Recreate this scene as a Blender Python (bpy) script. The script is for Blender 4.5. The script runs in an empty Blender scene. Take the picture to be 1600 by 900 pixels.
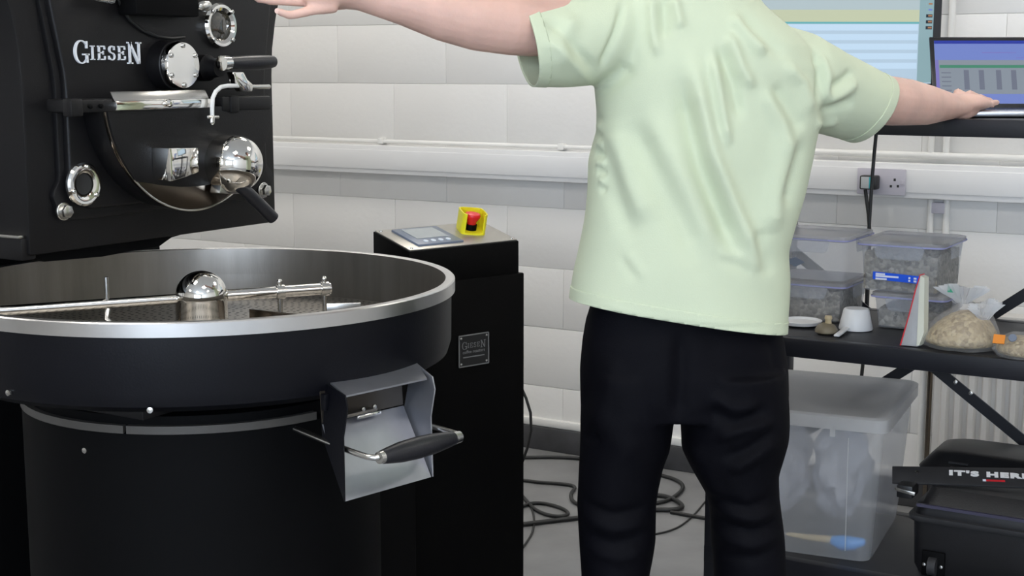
import bpy, bmesh, math, random
from math import sin, cos, pi, radians, tan, atan2, sqrt
from mathutils import Vector as V, Matrix
import numpy as np
random.seed(7)

# ------------------------------------------------------------------ camera, world, lights, exposure
S = bpy.context.scene
COL = S.collection
FPX, PITCH, YAW, EYE = 2250.0, radians(8.7), radians(30.8), 1.42
cam_d = bpy.data.cameras.new('camera'); cam = bpy.data.objects.new('camera', cam_d); COL.objects.link(cam)
cam.location = (0, 0, EYE); cam.rotation_euler = (pi/2 - PITCH, 0, YAW)
cam_d.sensor_width = 36; cam_d.lens = FPX/1600*36; cam_d.clip_start = .05
S.camera = cam
S.view_settings.view_transform = 'Standard'; S.view_settings.look = 'None'
S.view_settings.gamma = 1; S.view_settings.exposure = 1.22; S.view_settings.use_curve_mapping = False
WD = bpy.data.worlds.new('world'); S.world = WD; WD.use_nodes = True
WD.node_tree.nodes['Background'].inputs[0].default_value = (.62, .78, 1, 1)
WD.node_tree.nodes['Background'].inputs[1].default_value = 1.0
PANEL_POWER = 5.5          # emission strength of every ceiling LED panel
CEIL = 2.95
PANELS = [(-4.0, 3.7), (-2.3, 3.7), (-.5, 3.7), (-4.0, 1.2), (-2.2, 1.2), (-.4, 1.2), (1.4, 1.2), (-2.6, -1.2), (-.4, -1.2), (1.4, 3.7), (1.4, -1.2)]
sun_d = bpy.data.lights.new('window_daylight', 'AREA'); sun_d.shape = 'RECTANGLE'; sun_d.size = 2.6; sun_d.size_y = 1.3
sun_d.energy = 55; sun_d.color = (.72, .84, 1)
sun_o = bpy.data.objects.new('window_daylight', sun_d); COL.objects.link(sun_o)
sun_o.location = (.6, -2.62, 1.75); sun_o.rotation_euler = (pi/2, 0, 0)

# ------------------------------------------------------------------ helpers
def ray(px, py):
    dx, dy = (px-800)/FPX, -(py-450)/FPX
    return dx, cos(PITCH)+dy*sin(PITCH), dy*cos(PITCH)-sin(PITCH)
def wd(a, b, z): return V((a*cos(YAW)-b*sin(YAW), a*sin(YAW)+b*cos(YAW), z))
def U(px, py, X=None, Y=None, Z=None, B=None, P=None, N=None):
    """photo pixel -> point on a plane of the room (X, Y, Z = const, B = distance ahead, or point P and normal N)"""
    a, b, z = ray(px, py); d = wd(a, b, z)
    if X is not None: t = X/d.x
    elif Y is not None: t = Y/d.y
    elif B is not None: t = B/b
    elif P is not None: t = (V(P)-V((0, 0, EYE))).dot(V(N))/d.dot(V(N))
    else: t = (Z-EYE)/d.z
    return V((d.x*t, d.y*t, EYE+d.z*t))
ROOT = {}
class MB:
    def __init__(s): s.v = []; s.f = []
    def add(s, vs, fs):
        n = len(s.v); s.v += [V(p) for p in vs]; s.f += [tuple(i+n for i in f) for f in fs]; return s
    def box(s, x0, x1, y0, y1, z0, z1):
        return s.add([(x, y, z) for x in (x0, x1) for y in (y0, y1) for z in (z0, z1)],
                     [(0, 1, 3, 2), (4, 6, 7, 5), (0, 4, 5, 1), (2, 3, 7, 6), (0, 2, 6, 4), (1, 5, 7, 3)])
    def obox(s, c, ax, h):
        c = V(c); ax = [V(a).normalized() for a in ax]
        return s.add([c+ax[0]*h[0]*i+ax[1]*h[1]*j+ax[2]*h[2]*k for i in (-1, 1) for j in (-1, 1) for k in (-1, 1)],
                     [(0, 1, 3, 2), (4, 6, 7, 5), (0, 4, 5, 1), (2, 3, 7, 6), (0, 2, 6, 4), (1, 5, 7, 3)])
    def bar(s, a, b, w, t, up=(0, 0, 1)):
        a, b = V(a), V(b); d = (b-a); L = d.length; d.normalize(); sd = d.cross(V(up)).normalized(); u = sd.cross(d)
        return s.obox((a+b)/2, (d, sd, u), (L/2, w/2, t/2))
    def loft(s, rings, cap=True, closed=True):
        n = len(rings[0]); b = len(s.v); s.v += [V(p) for r in rings for p in r]
        for i in range(len(rings)-1):
            for j in range(n if closed else n-1):
                k = (j+1) % n
                s.f.append((b+i*n+j, b+i*n+k, b+(i+1)*n+k, b+(i+1)*n+j))
        if cap and closed:
            s.f.append(tuple(b+j for j in reversed(range(n)))); s.f.append(tuple(b+(len(rings)-1)*n+j for j in range(n)))
        return s
    def tube(s, pts, r, n=12, flat=None, round_ends=False):
        pts = [V(p) for p in pts]; rs = list(r) if hasattr(r, '__len__') else [r]*len(pts)
        if round_ends:
            d0 = (pts[0]-pts[1]).normalized(); d1 = (pts[-1]-pts[-2]).normalized()
            mn = lambda q: min(q) if isinstance(q, tuple) else q
            ml = lambda q, f: tuple(e*f for e in q) if isinstance(q, tuple) else q*f
            ra, rb = mn(rs[0]), mn(rs[-1])
            pts = [pts[0]+d0*ra*.85, pts[0]+d0*ra*.5]+pts+[pts[-1]+d1*rb*.5, pts[-1]+d1*rb*.85]
            rs = [ml(rs[0], .45), ml(rs[0], .85)]+rs+[ml(rs[-1], .85), ml(rs[-1], .45)]
        rings = []; ref = None
        for i, p in enumerate(pts):
            t = (pts[min(i+1, len(pts)-1)]-pts[max(i-1, 0)]).normalized()
            if ref is None: ref = flat and V(flat) or (V((0, 0, 1)) if abs(t.z) < .9 else V((1, 0, 0)))
            u = (ref-t*ref.dot(t)).normalized(); w = t.cross(u); ref = u
            ru, rw = rs[i] if isinstance(rs[i], tuple) else (rs[i], rs[i])
            rings.append([p+u*ru*cos(2*pi*k/n)+w*rw*sin(2*pi*k/n) for k in range(n)])
        return s.loft(rings)
    def lathe(s, o, ax, prof, n=40, cap=True):
        o = V(o); ax = V(ax).normalized(); u = ax.orthogonal().normalized(); w = ax.cross(u)
        return s.loft([[o+ax*h+(u*cos(2*pi*k/n)+w*sin(2*pi*k/n))*max(r, 1e-4) for k in range(n)] for r, h in prof], cap=cap)
    def prism(s, poly, ext):
        poly = [V(p) for p in poly]; e = V(ext); n = len(poly)
        return s.add(poly+[p+e for p in poly], [tuple(reversed(range(n))), tuple(range(n, 2*n))]+[(i, (i+1) % n, n+(i+1) % n, n+i) for i in range(n)])
    def build(s, name, mat, parent=None, bevel=0, smooth=35, seg=2, shade=True, sub=0):
        bm = bmesh.new(); vs = [bm.verts.new(p) for p in s.v]
        for f in s.f:
            try: bm.faces.new([vs[i] for i in f])
            except ValueError: pass
        bmesh.ops.recalc_face_normals(bm, faces=bm.faces)
        if bevel:
            bm.normal_update()
            es = [e for e in bm.edges if len(e.link_faces) == 2 and e.calc_face_angle(0) > radians(40)]
            bmesh.ops.bevel(bm, geom=es, offset=bevel, segments=seg, profile=.5, affect='EDGES', clamp_overlap=True)
        me = bpy.data.meshes.new(name); bm.to_mesh(me); bm.free()
        return link(name, me, mat, parent, smooth if shade else None, sub)
def link(name, me, mat, parent=None, smooth=35, sub=0):
    o = bpy.data.objects.new(name, me); COL.objects.link(o)
    if mat: me.materials.append(mat)
    if parent is not None:
        r = parent
        while r.parent: r = r.parent
        if r.name in ROOT: me.transform(ROOT[r.name].inverted())
        o.parent = parent
    if smooth is not None:
        for p in me.polygons: p.use_smooth = True
        me.set_sharp_from_angle(angle=radians(smooth))
    if sub:
        m = o.modifiers.new('sub', 'SUBSURF'); m.levels = sub; m.render_levels = sub
    return o
def thing(name, label, cat, loc=(0, 0, 0), rz=0, group=None):
    o = bpy.data.objects.new(name, None); COL.objects.link(o); o.location = loc; o.rotation_euler = (0, 0, rz); o.empty_display_size = .1
    ROOT[o.name] = Matrix.Translation(V(loc)) @ Matrix.Rotation(rz, 4, 'Z')
    return tag(o, label, cat, group)
def tag(o, label=None, cat=None, group=None, kind=None):
    for k, x in (('label', label), ('category', cat), ('group', group), ('kind', kind)):
        if x: o[k] = x
    return o
def dup(o, parent, off):
    c = o.copy(); COL.objects.link(c); c.parent = parent; c.location = o.location + V(off); return c
def evaluated(o):
    dg = bpy.context.evaluated_depsgraph_get(); dg.update()
    return bpy.data.meshes.new_from_object(o.evaluated_get(dg))
def remeshed(mb, voxel, smooth_it=4, fac=.5):
    me = bpy.data.meshes.new('tmp'); me.from_pydata([tuple(p) for p in mb.v], [], mb.f)
    bm = bmesh.new(); bm.from_mesh(me); bmesh.ops.recalc_face_normals(bm, faces=bm.faces); bm.to_mesh(me); bm.free()
    o = bpy.data.objects.new('tmp', me); COL.objects.link(o)
    m = o.modifiers.new('r', 'REMESH'); m.mode = 'VOXEL'; m.voxel_size = voxel
    m = o.modifiers.new('s', 'SMOOTH'); m.factor = fac; m.iterations = smooth_it
    r = evaluated(o); bpy.data.objects.remove(o); bpy.data.meshes.remove(me); return r
def text_mesh(name, body, size, o, u, v, mat, parent, ext=.0006, align='LEFT', sx=1, shear=0, bold=0, space=1):
    cu = bpy.data.curves.new('t', 'FONT'); cu.body = body; cu.size = size; cu.extrude = ext; cu.align_x = align; cu.shear = shear; cu.offset = bold
    cu.resolution_u = 3; cu.space_character = space
    t = bpy.data.objects.new('t', cu); COL.objects.link(t); me = evaluated(t); bpy.data.objects.remove(t)
    u, v = V(u).normalized(), V(v).normalized(); n = u.cross(v); M = Matrix((u*sx, v, n)).transposed().to_4x4(); M.translation = V(o)
    me.transform(M); return link(name, me, mat, parent, None)

# ------------------------------------------------------------------ materials
def mat(name, col, rough=.5, metal=0, noise=0, nscale=8, bump=0, bscale=60, coat=0, sheen=0, spec=.5, emit=0, stretch=None, col2=None):
    m = bpy.data.materials.new(name); m.use_nodes = True; t = m.node_tree; b = t.nodes['Principled BSDF']
    b.inputs['Base Color'].default_value = (*col, 1); b.inputs['Roughness'].default_value = rough; b.inputs['Metallic'].default_value = metal
    b.inputs['Coat Weight'].default_value = coat; b.inputs['Sheen Weight'].default_value = sheen; b.inputs['Specular IOR Level'].default_value = spec
    tc = t.nodes.new('ShaderNodeTexCoord'); src = tc.outputs['Object']
    if stretch:
        mp = t.nodes.new('ShaderNodeMapping'); mp.inputs['Scale'].default_value = stretch; t.links.new(src, mp.inputs['Vector']); src = mp.outputs['Vector']
    if noise:
        n = t.nodes.new('ShaderNodeTexNoise'); n.inputs['Scale'].default_value = nscale; n.inputs['Detail'].default_value = 6; t.links.new(src, n.inputs['Vector'])
        r = t.nodes.new('ShaderNodeValToRGB'); r.color_ramp.elements[0].position = .3; r.color_ramp.elements[1].position = .7
        c2 = col2 or tuple(min(1, c*(1+noise)) for c in col)
        r.color_ramp.elements[0].color = (*(tuple(c*(1-noise) for c in col) if not col2 else col), 1); r.color_ramp.elements[1].color = (*c2, 1)
        t.links.new(n.outputs['Fac'], r.inputs['Fac']); t.links.new(r.outputs['Color'], b.inputs['Base Color'])
    if bump:
        n2 = t.nodes.new('ShaderNodeTexNoise'); n2.inputs['Scale'].default_value = bscale; n2.inputs['Detail'].default_value = 4; t.links.new(src, n2.inputs['Vector'])
        bp = t.nodes.new('ShaderNodeBump'); bp.inputs['Strength'].default_value = bump; bp.inputs['Distance'].default_value = .004
        t.links.new(n2.outputs['Fac'], bp.inputs['Height']); t.links.new(bp.outputs['Normal'], b.inputs['Normal'])
    if emit:
        b.inputs['Emission Color'].default_value = (*col, 1); b.inputs['Emission Strength'].default_value = emit
    return m
def plastic(name, col, clear=.6, rough=.15):
    m = bpy.data.materials.new(name); m.use_nodes = True; t = m.node_tree; b = t.nodes['Principled BSDF']; out = t.nodes['Material Output']
    b.inputs['Base Color'].default_value = (*col, 1); b.inputs['Roughness'].default_value = rough
    tr = t.nodes.new('ShaderNodeBsdfTransparent'); tr.inputs[0].default_value = (.97, .98, 1, 1)
    tl = t.nodes.new('ShaderNodeBsdfTranslucent'); tl.inputs[0].default_value = (*col, 1)
    m1 = t.nodes.new('ShaderNodeMixShader'); m1.inputs[0].default_value = .45
    m2 = t.nodes.new('ShaderNodeMixShader'); m2.inputs[0].default_value = clear
    t.links.new(b.outputs[0], m1.inputs[1]); t.links.new(tl.outputs[0], m1.inputs[2])
    t.links.new(m1.outputs[0], m2.inputs[1]); t.links.new(tr.outputs[0], m2.inputs[2]); t.links.new(m2.outputs[0], out.inputs[0])
    return m
def beans_mat(name, c1, c2, scale=160):
    m = mat(name, c1, .6); t = m.node_tree; b = t.nodes['Principled BSDF']
    tc = t.nodes.new('ShaderNodeTexCoord'); vo = t.nodes.new('ShaderNodeTexVoronoi'); vo.inputs['Scale'].default_value = scale
    t.links.new(tc.outputs['Object'], vo.inputs['Vector'])
    r = t.nodes.new('ShaderNodeValToRGB'); r.color_ramp.elements[0].color = (*c1, 1); r.color_ramp.elements[1].color = (*c2, 1)
    t.links.new(vo.outputs['Color'], r.inputs['Fac']); t.links.new(r.outputs['Color'], b.inputs['Base Color'])
    bp = t.nodes.new('ShaderNodeBump'); bp.invert = True; bp.inputs['Strength'].default_value = .8; bp.inputs['Distance'].default_value = .004
    t.links.new(vo.outputs['Distance'], bp.inputs['Height']); t.links.new(bp.outputs['Normal'], b.inputs['Normal'])
    return m
BLACK = mat('black_powder_coat', (.0046, .0043, .0050), .45, spec=.32, bump=.12, bscale=500, noise=.15, nscale=5)
TRAYBLK = mat('black_satin_enamel', (.0022, .0024, .0045), .45, spec=.24, noise=.15, nscale=6, bump=.06, bscale=300)
DARK = mat('black_matte', (.0010, .0010, .0013), .7, spec=.12, noise=.2, nscale=9)
CABBLK = mat('black_cabinet_paint', (.0012, .0011, .0011), .6, spec=.10, noise=.15, nscale=7, bump=.1, bscale=500)
RUBBER = mat('black_grip_rubber', (.009, .009, .012), .38, bump=.1, bscale=250)
CHROME = mat('polished_chrome', (.82, .8, .76), .06, 1, noise=.03, nscale=30)
STEEL = mat('satin_steel', (.62, .61, .58), .25, 1, noise=.06, nscale=12)
BRUSHED = mat('brushed_steel', (.27, .25, .225), .36, .9, noise=.1, nscale=6, stretch=(6, 6, .6), bump=.05, bscale=90)
RIMST = mat('satin_rim_steel', (.66, .65, .64), .3, 1, noise=.05, nscale=10)
DKSTEEL = mat('dark_polished_steel', (.2, .17, .14), .16, 1, noise=.1, nscale=10)
CHUTEST = mat('galvanised_sheet', (.42, .43, .47), .36, .85, noise=.1, nscale=14)
LETTER = mat('white_letter_enamel', (.82, .83, .86), .35, 0, noise=.02, nscale=20)
GLASSD = mat('dark_sight_glass', (.035, .03, .022), .03, 0, noise=.8, nscale=60, coat=1)
WALL = mat('white_wall_paint', (.80, .79, .77), .55, noise=.02, nscale=3, bump=.22, bscale=45)
WALLD = mat('white_wall_joint', (.80, .79, .77), .6, noise=.02, nscale=4, bump=.15, bscale=60)
TRUNK = mat('white_trunking_plastic', (.80, .80, .80), .4, noise=.015, nscale=5)
TRIMW = mat('white_gloss_trim', (.78, .775, .75), .35, noise=.03, nscale=9)
BASEB = mat('grey_baseboard_paint', (.05, .05, .054), .5, noise=.35, nscale=10, bump=.1, bscale=40)
FLOOR = mat('grey_floor_paint', (.22, .22, .222), .38, noise=.16, nscale=5, bump=.08, bscale=25)
CEILM = mat('white_ceiling', (.8, .8, .8), .8, noise=.02, nscale=3)
LED = mat('led_diffuser', (1, .955, .885), .5, emit=PANEL_POWER, noise=0)
ALU = mat('white_metal_frame', (.7, .7, .7), .4, noise=.02, nscale=9)
SHIRT = mat('pale_green_cotton', (.565, .625, .455), .85, noise=.03, nscale=5, bump=.12, bscale=420, sheen=.05)
TROUS = mat('black_cotton_twill', (.0017, .0017, .0034), .7, noise=.2, nscale=6, bump=.12, bscale=500, spec=.09)
SKIN = mat('pale_skin', (.66, .42, .345), .5, noise=.10, nscale=14, bump=.12, bscale=160)
SKIN.node_tree.nodes['Principled BSDF'].inputs['Subsurface Weight'].default_value = .12
SKIN.node_tree.nodes['Principled BSDF'].inputs['Subsurface Radius'].default_value = (.012, .004, .002)
NAIL = mat('fingernail', (.72, .46, .38), .3, noise=.03)
HAIR = mat('brown_hair', (.06, .035, .02), .6, noise=.4, nscale=60, stretch=(1, 1, .15))
SHOE = mat('dark_shoe', (.02, .02, .022), .5, noise=.1)
YEL = mat('yellow_plastic', (.86, .78, .02), .4, noise=.03, nscale=10)
RED = mat('red_plastic', (.72, .012, .02), .35, noise=.03, nscale=10)
PANELG = mat('grey_panel_steel', (.42, .40, .36), .38, .7, noise=.08, nscale=14)
HMI = mat('blue_grey_bezel', (.16, .19, .25), .35, noise=.05)
HMIS = mat('grey_lcd', (.36, .39, .40), .25, noise=.04, nscale=20)
BTN = mat('pale_button', (.62, .68, .75), .4, noise=.03)
RACK = mat('black_rack_steel', (.007, .0075, .0115), .42, noise=.15, nscale=8, bump=.06, bscale=200)
SHELF = mat('dark_grey_shelf_board', (.022, .022, .025), .5, noise=.25, nscale=12)
BEZEL = mat('black_bezel', (.008, .008, .01), .3, noise=.1)
SILVER = mat('silver_aluminium', (.62, .64, .68), .3, 1, noise=.02)
CLEAR = plastic('clear_food_plastic', (.74, .76, .80), .70, .1)
LIDP = plastic('clear_lid_plastic', (.62, .62, .64), .48, .15)
CRATE = plastic('frosted_crate_plastic', (.66, .67, .69), .64, .25)
CRLID = plastic('frosted_lid_plastic', (.72, .72, .72), .3, .3)
SEAL = mat('lilac_silicone_seal', (.30, .31, .56), .5, noise=.05)
FILM = plastic('clear_bag_film', (.86, .86, .86), .74, .06)
BAGF = plastic('milky_bag_film', (.85, .85, .88), .25, .12)
BEANG = beans_mat('green_coffee_beans', (.09, .08, .065), (.40, .37, .31), 110)
BEANB = beans_mat('beige_coffee_beans', (.27, .18, .075), (.64, .49, .26), 120)
WPLAST = mat('white_plastic', (.80, .80, .80), .4, noise=.02)
BLUEL = mat('blue_label_paper', (.0, .085, .72), .5, noise=.04, nscale=9)
WPRINT = mat('white_print', (.75, .78, .9), .5, noise=.02)
BROWN = mat('tan_plastic', (.20, .165, .11), .5, noise=.2, nscale=30)
POUCH = mat('pale_foil_pouch', (.55, .55, .56), .32, .25, noise=.12, nscale=18, bump=.2, bscale=30)
REDP = mat('red_print', (.6, .02, .03), .5, noise=.05)
ORANGE = mat('orange_label', (.75, .24, .02), .5, noise=.05)
BLUEB = mat('blue_rubber', (.10, .34, .75), .4, noise=.05)
WOOD = mat('pale_wood', (.62, .50, .30), .5, noise=.1, nscale=20)
CASE = mat('black_case_plastic', (.007, .0068, .008), .45, noise=.15, nscale=9, bump=.08, bscale=300)
CASEG = mat('charcoal_strap_fabric', (.022, .022, .024), .6, noise=.12, nscale=30)
RAD = mat('cream_radiator_enamel', (.62, .60, .57), .4, noise=.02)
CABLE = mat('black_cable_rubber', (.012, .012, .012), .45, noise=.1)
TEAL = mat('teal_plug_face', (.02, .36, .40), .4, noise=.05)
GREYP = mat('grey_plug_face', (.45, .47, .48), .4, noise=.05)
SOCK = mat('grey_socket_plastic', (.52, .50, .56), .4, noise=.02)
HOLE = mat('dark_slot', (.02, .02, .02), .6, noise=.1)
def screen(name, col, e):
    m = mat(name, (.01, .01, .012), .3, emit=e*.44, spec=.2); m.node_tree.nodes['Principled BSDF'].inputs['Emission Color'].default_value = (*col, 1); return m

# ------------------------------------------------------------------ the room
XL, XR, YB, YF = -5.2, 2.6, 4.6, -2.6
def struct(name, mb, m, parent=None, **k):
    o = mb.build(name, m, parent, **k)
    if parent is None: o['kind'] = 'structure'
    return o
struct('floor', MB().box(XL-.1, XR+.1, YF-.1, YB+.1, -.1, 0), FLOOR)
struct('ceiling', MB().box(XL-.1, XR+.1, YF-.1, YB+.1, CEIL, CEIL+.1), CEILM)
struct('wall_left', MB().box(XL-.1, XL, YF, YB, 0, CEIL), WALL)
struct('wall_right', MB().box(XR, XR+.1, YF, YB, 0, CEIL), WALL)
wf = MB(); wx0, wx1, wz0, wz1 = -.8, 2.0, 1.05, 2.45
wf.box(XL, wx0, YF-.1, YF, 0, CEIL).box(wx1, XR, YF-.1, YF, 0, CEIL).box(wx0, wx1, YF-.1, YF, 0, wz0).box(wx0, wx1, YF-.1, YF, wz1, CEIL)
struct('wall_front', wf, WALL)
fr = MB()
for x in (wx0, (wx0+wx1)/2-.025, wx1-.05): fr.box(x, x+.05, YF-.08, YF-.02, wz0, wz1)
fr.box(wx0, wx1, YF-.08, YF-.02, wz0, wz0+.05).box(wx0, wx1, YF-.08, YF-.02, wz1-.05, wz1)
struct('window_1', fr, ALU)
wb = struct('wall_back', MB().box(XL, XR, YB+.000, YB+.1, 0, CEIL), WALLD)
BW, BH, BZ = .511, .224, .015
bme = MB().box(.0002, BW-.0002, 0, .012, .0004, BH-.0004).build('block', WALL, wb, bevel=.0024)
proto_used = False
for k in range(-1, 14):
    x = -2.52 - BW*6 + (0 if k % 2 == 0 else BW/2) - .255*0
    x = (-2.52 if k % 2 == 0 else -2.762) - BW*6
    while x < XR:
        z = BZ + k*BH
        if x+BW > XL+.02 and x < XR-.3 and z+BH < CEIL+.02 and z > -.01 and x > XL:
            if not proto_used: o = bme; proto_used = True
            else: o = bme.copy(); COL.objects.link(o); o.parent = wb
            o.location = (x, YB-.004+random.uniform(-.0008, .0008), z)
        x += BW
# skirting: white ledge and grey baseboard
tr = MB().box(XL, XR, YB-.022, YB+.008, .088, .118); struct('trim_1', tr, TRIMW, bevel=.006)
bbd = MB().box(XL, XR, YB-.03, YB+.008, 0, .088); struct('baseboard_back', bbd, BASEB, bevel=.004)
# dado trunking along the wall with a thin conduit above it
tk = MB().box(XL, XR, YB-.06, YB+.004, 1.012, 1.122)
trk = struct('trim_2', tk, TRUNK, bevel=.004)
struct('trunking_lid', MB().box(XL, XR, YB-.064, YB-.06, 1.03, 1.104), TRUNK, trk, bevel=.0015)
cd = MB().tube([(XL, YB-.022, 1.137), (-1.62, YB-.022, 1.137)], .0075, 10); cdo = struct('trim_3', cd, TRIMW)
for x in (-3.32, -2.52, -1.9): struct('pipe_clip', MB().box(x-.012, x+.012, YB-.034, YB-.004, 1.127, 1.149), TRIMW, cdo, bevel=.003)
cd2 = MB().tube([(-1.58, YB-.025, 1.147), (1.9, YB-.025, 1.140)], .011, 12); cdo2 = struct('trim_4', cd2, TRIMW)
for x in (-.6, .3): struct('pipe_clip', MB().box(x-.012, x+.012, YB-.04, YB-.004, 1.127, 1.160), TRIMW, cdo2, bevel=.003)
n = 5
for x in (-1.195, -1.148):
    struct('trim_%d' % n, MB().tube([(x, YB-.02, 1.155), (x, YB-.02, CEIL-.02)], .0105, 12), TRIMW); n += 1
for x in (-1.187, -1.138):
    struct('trim_%d' % n, MB().tube([(x, YB-.02, .12), (x, YB-.02, 1.012)], .0105, 12), TRIMW); n += 1
struct('junction_box', MB().box(-1.185, -1.14, YB-.03, YB-.004, .965, 1.0), SOCK, trk, bevel=.003)
# ceiling LED panels
for i, (x, y) in enumerate(PANELS):
    where = ['over the back wall left end', 'over the roaster by the back wall', 'over the rack by the back wall', 'over the left side of the room', 'in the middle of the ceiling', 'right of the middle of the ceiling', 'by the right wall', 'near the front wall left', 'near the front wall beside the window', 'in the back right corner', 'in the front right corner'][i]
    t = thing('ceiling_light', 'square white LED ceiling panel '+where, 'ceiling light', (x, y, CEIL-.03), 0, 'LED panels on the ceiling')
    f = MB(); h = .31
    f.box(x-h, x+h, y-h, y-h+.02, CEIL-.03, CEIL).box(x-h, x+h, y+h-.02, y+h, CEIL-.03, CEIL).box(x-h, x-h+.02, y-h+.02, y+h-.02, CEIL-.03, CEIL).box(x+h-.02, x+h, y-h+.02, y+h-.02, CEIL-.03, CEIL)
    f.build('frame', ALU, t)
    MB().box(x-h+.02, x+h-.02, y-h+.02, y+h-.02, CEIL-.024, CEIL-.004).build('diffuser', LED, t, shade=False)
exec_order = 'structure done'

# ------------------------------------------------------------------ the coffee roaster (faces +X)
EX, EY, EZ = V((1, 0, 0)), V((0, 1, 0)), V((0, 0, 1))
XP = -2.05
ro = thing('coffee_roaster', 'large black drum coffee roaster with chrome fittings standing behind the round cooling tray', 'roaster', (-2.5, 2.09, 0))
def arcpts(c, r, a0, a1, n, u, v): return [V(c)+u*r*cos(a0+(a1-a0)*i/n)+v*r*sin(a0+(a1-a0)*i/n) for i in range(n+1)]
yl, yr = 1.755, 2.431
prof = [(yl, 1.086), (yr, 1.086), (yr, 1.40)] + [(yr+.058*(1-cos(t*pi/2)), 1.40+.24*t) for t in (.25, .5, .75, 1)] + \
       [(2.09+.40*cos(a), 1.64+.26*sin(a)) for a in [pi*i/16 for i in range(1, 16)]] + [(yl-.058*(1-cos(t*pi/2)), 1.40+.24*t) for t in (1, .75, .5, .25)] + [(yl, 1.40)]
MB().prism([V((XP, y, z)) for y, z in prof], (-.85, 0, 0)).build('drum_body', BLACK, ro, bevel=.006)
# side cover seen at the left edge: lower skirt standing a little proud, with its ledge
MB().box(-2.86, -2.058, yl-.012, yl+.02, 1.078, 1.118).build('side_skirt', BLACK, ro, bevel=.003)
MB().box(-2.86, -2.06, yl-.016, yl-.001, 1.118, 1.124).build('ledge_strip', STEEL, ro, bevel=.002)
# support under the drum body
yb = U(252, 380, X=-2.42).y
MB().box(-2.85, -2.42, 1.86, yb, 0, 1.05).build('base_housing', DARK, ro, bevel=.01)
yu = U(250, 384, X=-2.12).y; yu2 = U(268, 371, X=-2.12).y
MB().prism([V((-2.09, 1.78, 1.086)), V((-2.09, yu2+.05, 1.086))]+[U(*p, X=-2.09) for p in ((268, 371), (250, 384), (160, 401), (70, 409))], (-.72, 0, 0)).build('underside_pan', DARK, ro)
# face plate: flange with bolt ears and a raised inner panel
def yz(px, py, X=XP): p = U(px, py, X=X); return p.y, p.z
def rounded(poly, r, n=6):
    out = []
    m = len(poly)
    for i in range(m):
        p = V(poly[i]); a = V(poly[i-1]); b = V(poly[(i+1) % m]); ri = r[i] if hasattr(r, '__len__') else r
        if ri <= 0: out.append(p); continue
        d1 = (a-p).normalized(); d2 = (b-p).normalized(); ang = d1.angle(d2); L = min(ri/tan(ang/2), (a-p).length*.48, (b-p).length*.48)
        s, e = p+d1*L, p+d2*L
        for k in range(n+1):
            t = k/n; out.append(s*(1-t)**2+p*2*t*(1-t)+e*t*t)
    return out
y0 = yz(93, 250)[0]; z0 = yz(105, 344)[1]; y1 = 2.375
fl = [(y0-.012, z0), (y1+.034, z0), (y1+.034, z0+.055), (y1+.012, z0+.075), (y1+.012, 1.40), (y1+.05, 1.62), (y0-.055, 1.62), (y0-.012, 1.40), (y0-.012, z0+.075), (y0-.03, z0+.05)]
MB().prism(rounded([V((XP-.002, y, z)) for y, z in fl], [.02, .02, .02, .02, .3, .03, .03, .3, .02, .02]), (.014, 0, 0)).build('face_flange', BLACK, ro, bevel=.003)
zp = yz(160, 322)[1]
pl = [(y0+.045, zp), (y1-.035, zp), (y1, zp+.045), (y1, 1.40), (y1+.035, 1.60), (y0-.042, 1.60), (y0, 1.40), (y0, zp+.045)]
MB().prism(rounded([V((XP+.01, y, z)) for y, z in pl], [.015, .015, .015, .3, .03, .03, .3, .015]), (.016, 0, 0)).build('face_panel', BLACK, ro, bevel=.005, seg=3)
XF = XP+.026
def hexbolt(name, p, r, h, par, m=STEEL, ax=EX):
    mb = MB().lathe(p, ax, [(r*1.35, 0), (r*1.35, .004), (r*1.3, .005)], 20)
    u = V(ax).orthogonal().normalized(); w = V(ax).cross(u)
    mb.prism([V(p)+V(ax)*.004+u*r*cos(a*pi/3)+w*r*sin(a*pi/3) for a in range(6)], V(ax)*h)
    return mb.build(name, m, par, bevel=.001)
for px, py in ((98, 330), (410, 297)):
    p = U(px, py, X=XP+.012); hexbolt('hex_bolt', p, .0125, .012, ro)
# round fittings
def flange(name, px, py, rv, X0, h, hole, lab, glass=True, nb=4, ph=pi/4):
    c = U(px, py, X=X0+h); c.x = X0
    o = MB().lathe(c, EX, [(hole, 0), (rv, 0), (rv, h*.6), (rv-.004, h), (hole+.006, h), (hole, h*.7), (hole, 0)], 48, cap=False).build(name, CHROME, ro)
    o['label'] = lab
    for k in range(nb):
        a = ph+2*pi*k/nb; q = c+EX*h+EY*cos(a)*(rv+hole+.003)/2+EZ*sin(a)*(rv+hole+.003)/2
        MB().lathe(q, EX, [(.0045, -.001), (.0045, .003), (.003, .0045), (.0016, .0045), (.0014, .002)], 12).build('screw', STEEL, o)
    if glass:
        MB().lathe(c, EX, [(hole+.001, 0), (hole+.001, .003), (hole*.7, .006), (0, .0075)], 32).build('glass', GLASSD, o)
    return o
flange('sight_glass', 348, 40, .0455, XF, .014, .030, 'round chrome framed sight glass with dark beans behind it')
s2 = flange('view_port', 134, 288, .040, XF, .008, .021, 'round chrome flange of the lower open port', glass=False, nb=3, ph=radians(80))
c = U(134, 288, X=XF+.008); MB().lathe((XF-.004, c.y, c.z), EX, [(.021, .004), (.019, .0075), (0, .005)], 24).build('port_bore', HOLE, s2)
cc = U(287, 102, X=XF+.052); cc.x = XF
cap = MB().lathe(cc, EX, [(.048, 0), (.048, .034), (.0465, .036), (.0445, .036)], 48).build('cap_barrel', BLACK, ro)
dsk = MB().lathe(cc, EX, [(.044, .036), (.0455, .038), (.0455, .048), (.043, .052), (0, .0522)], 48).build('cap_disc', CHROME, cap)
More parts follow.
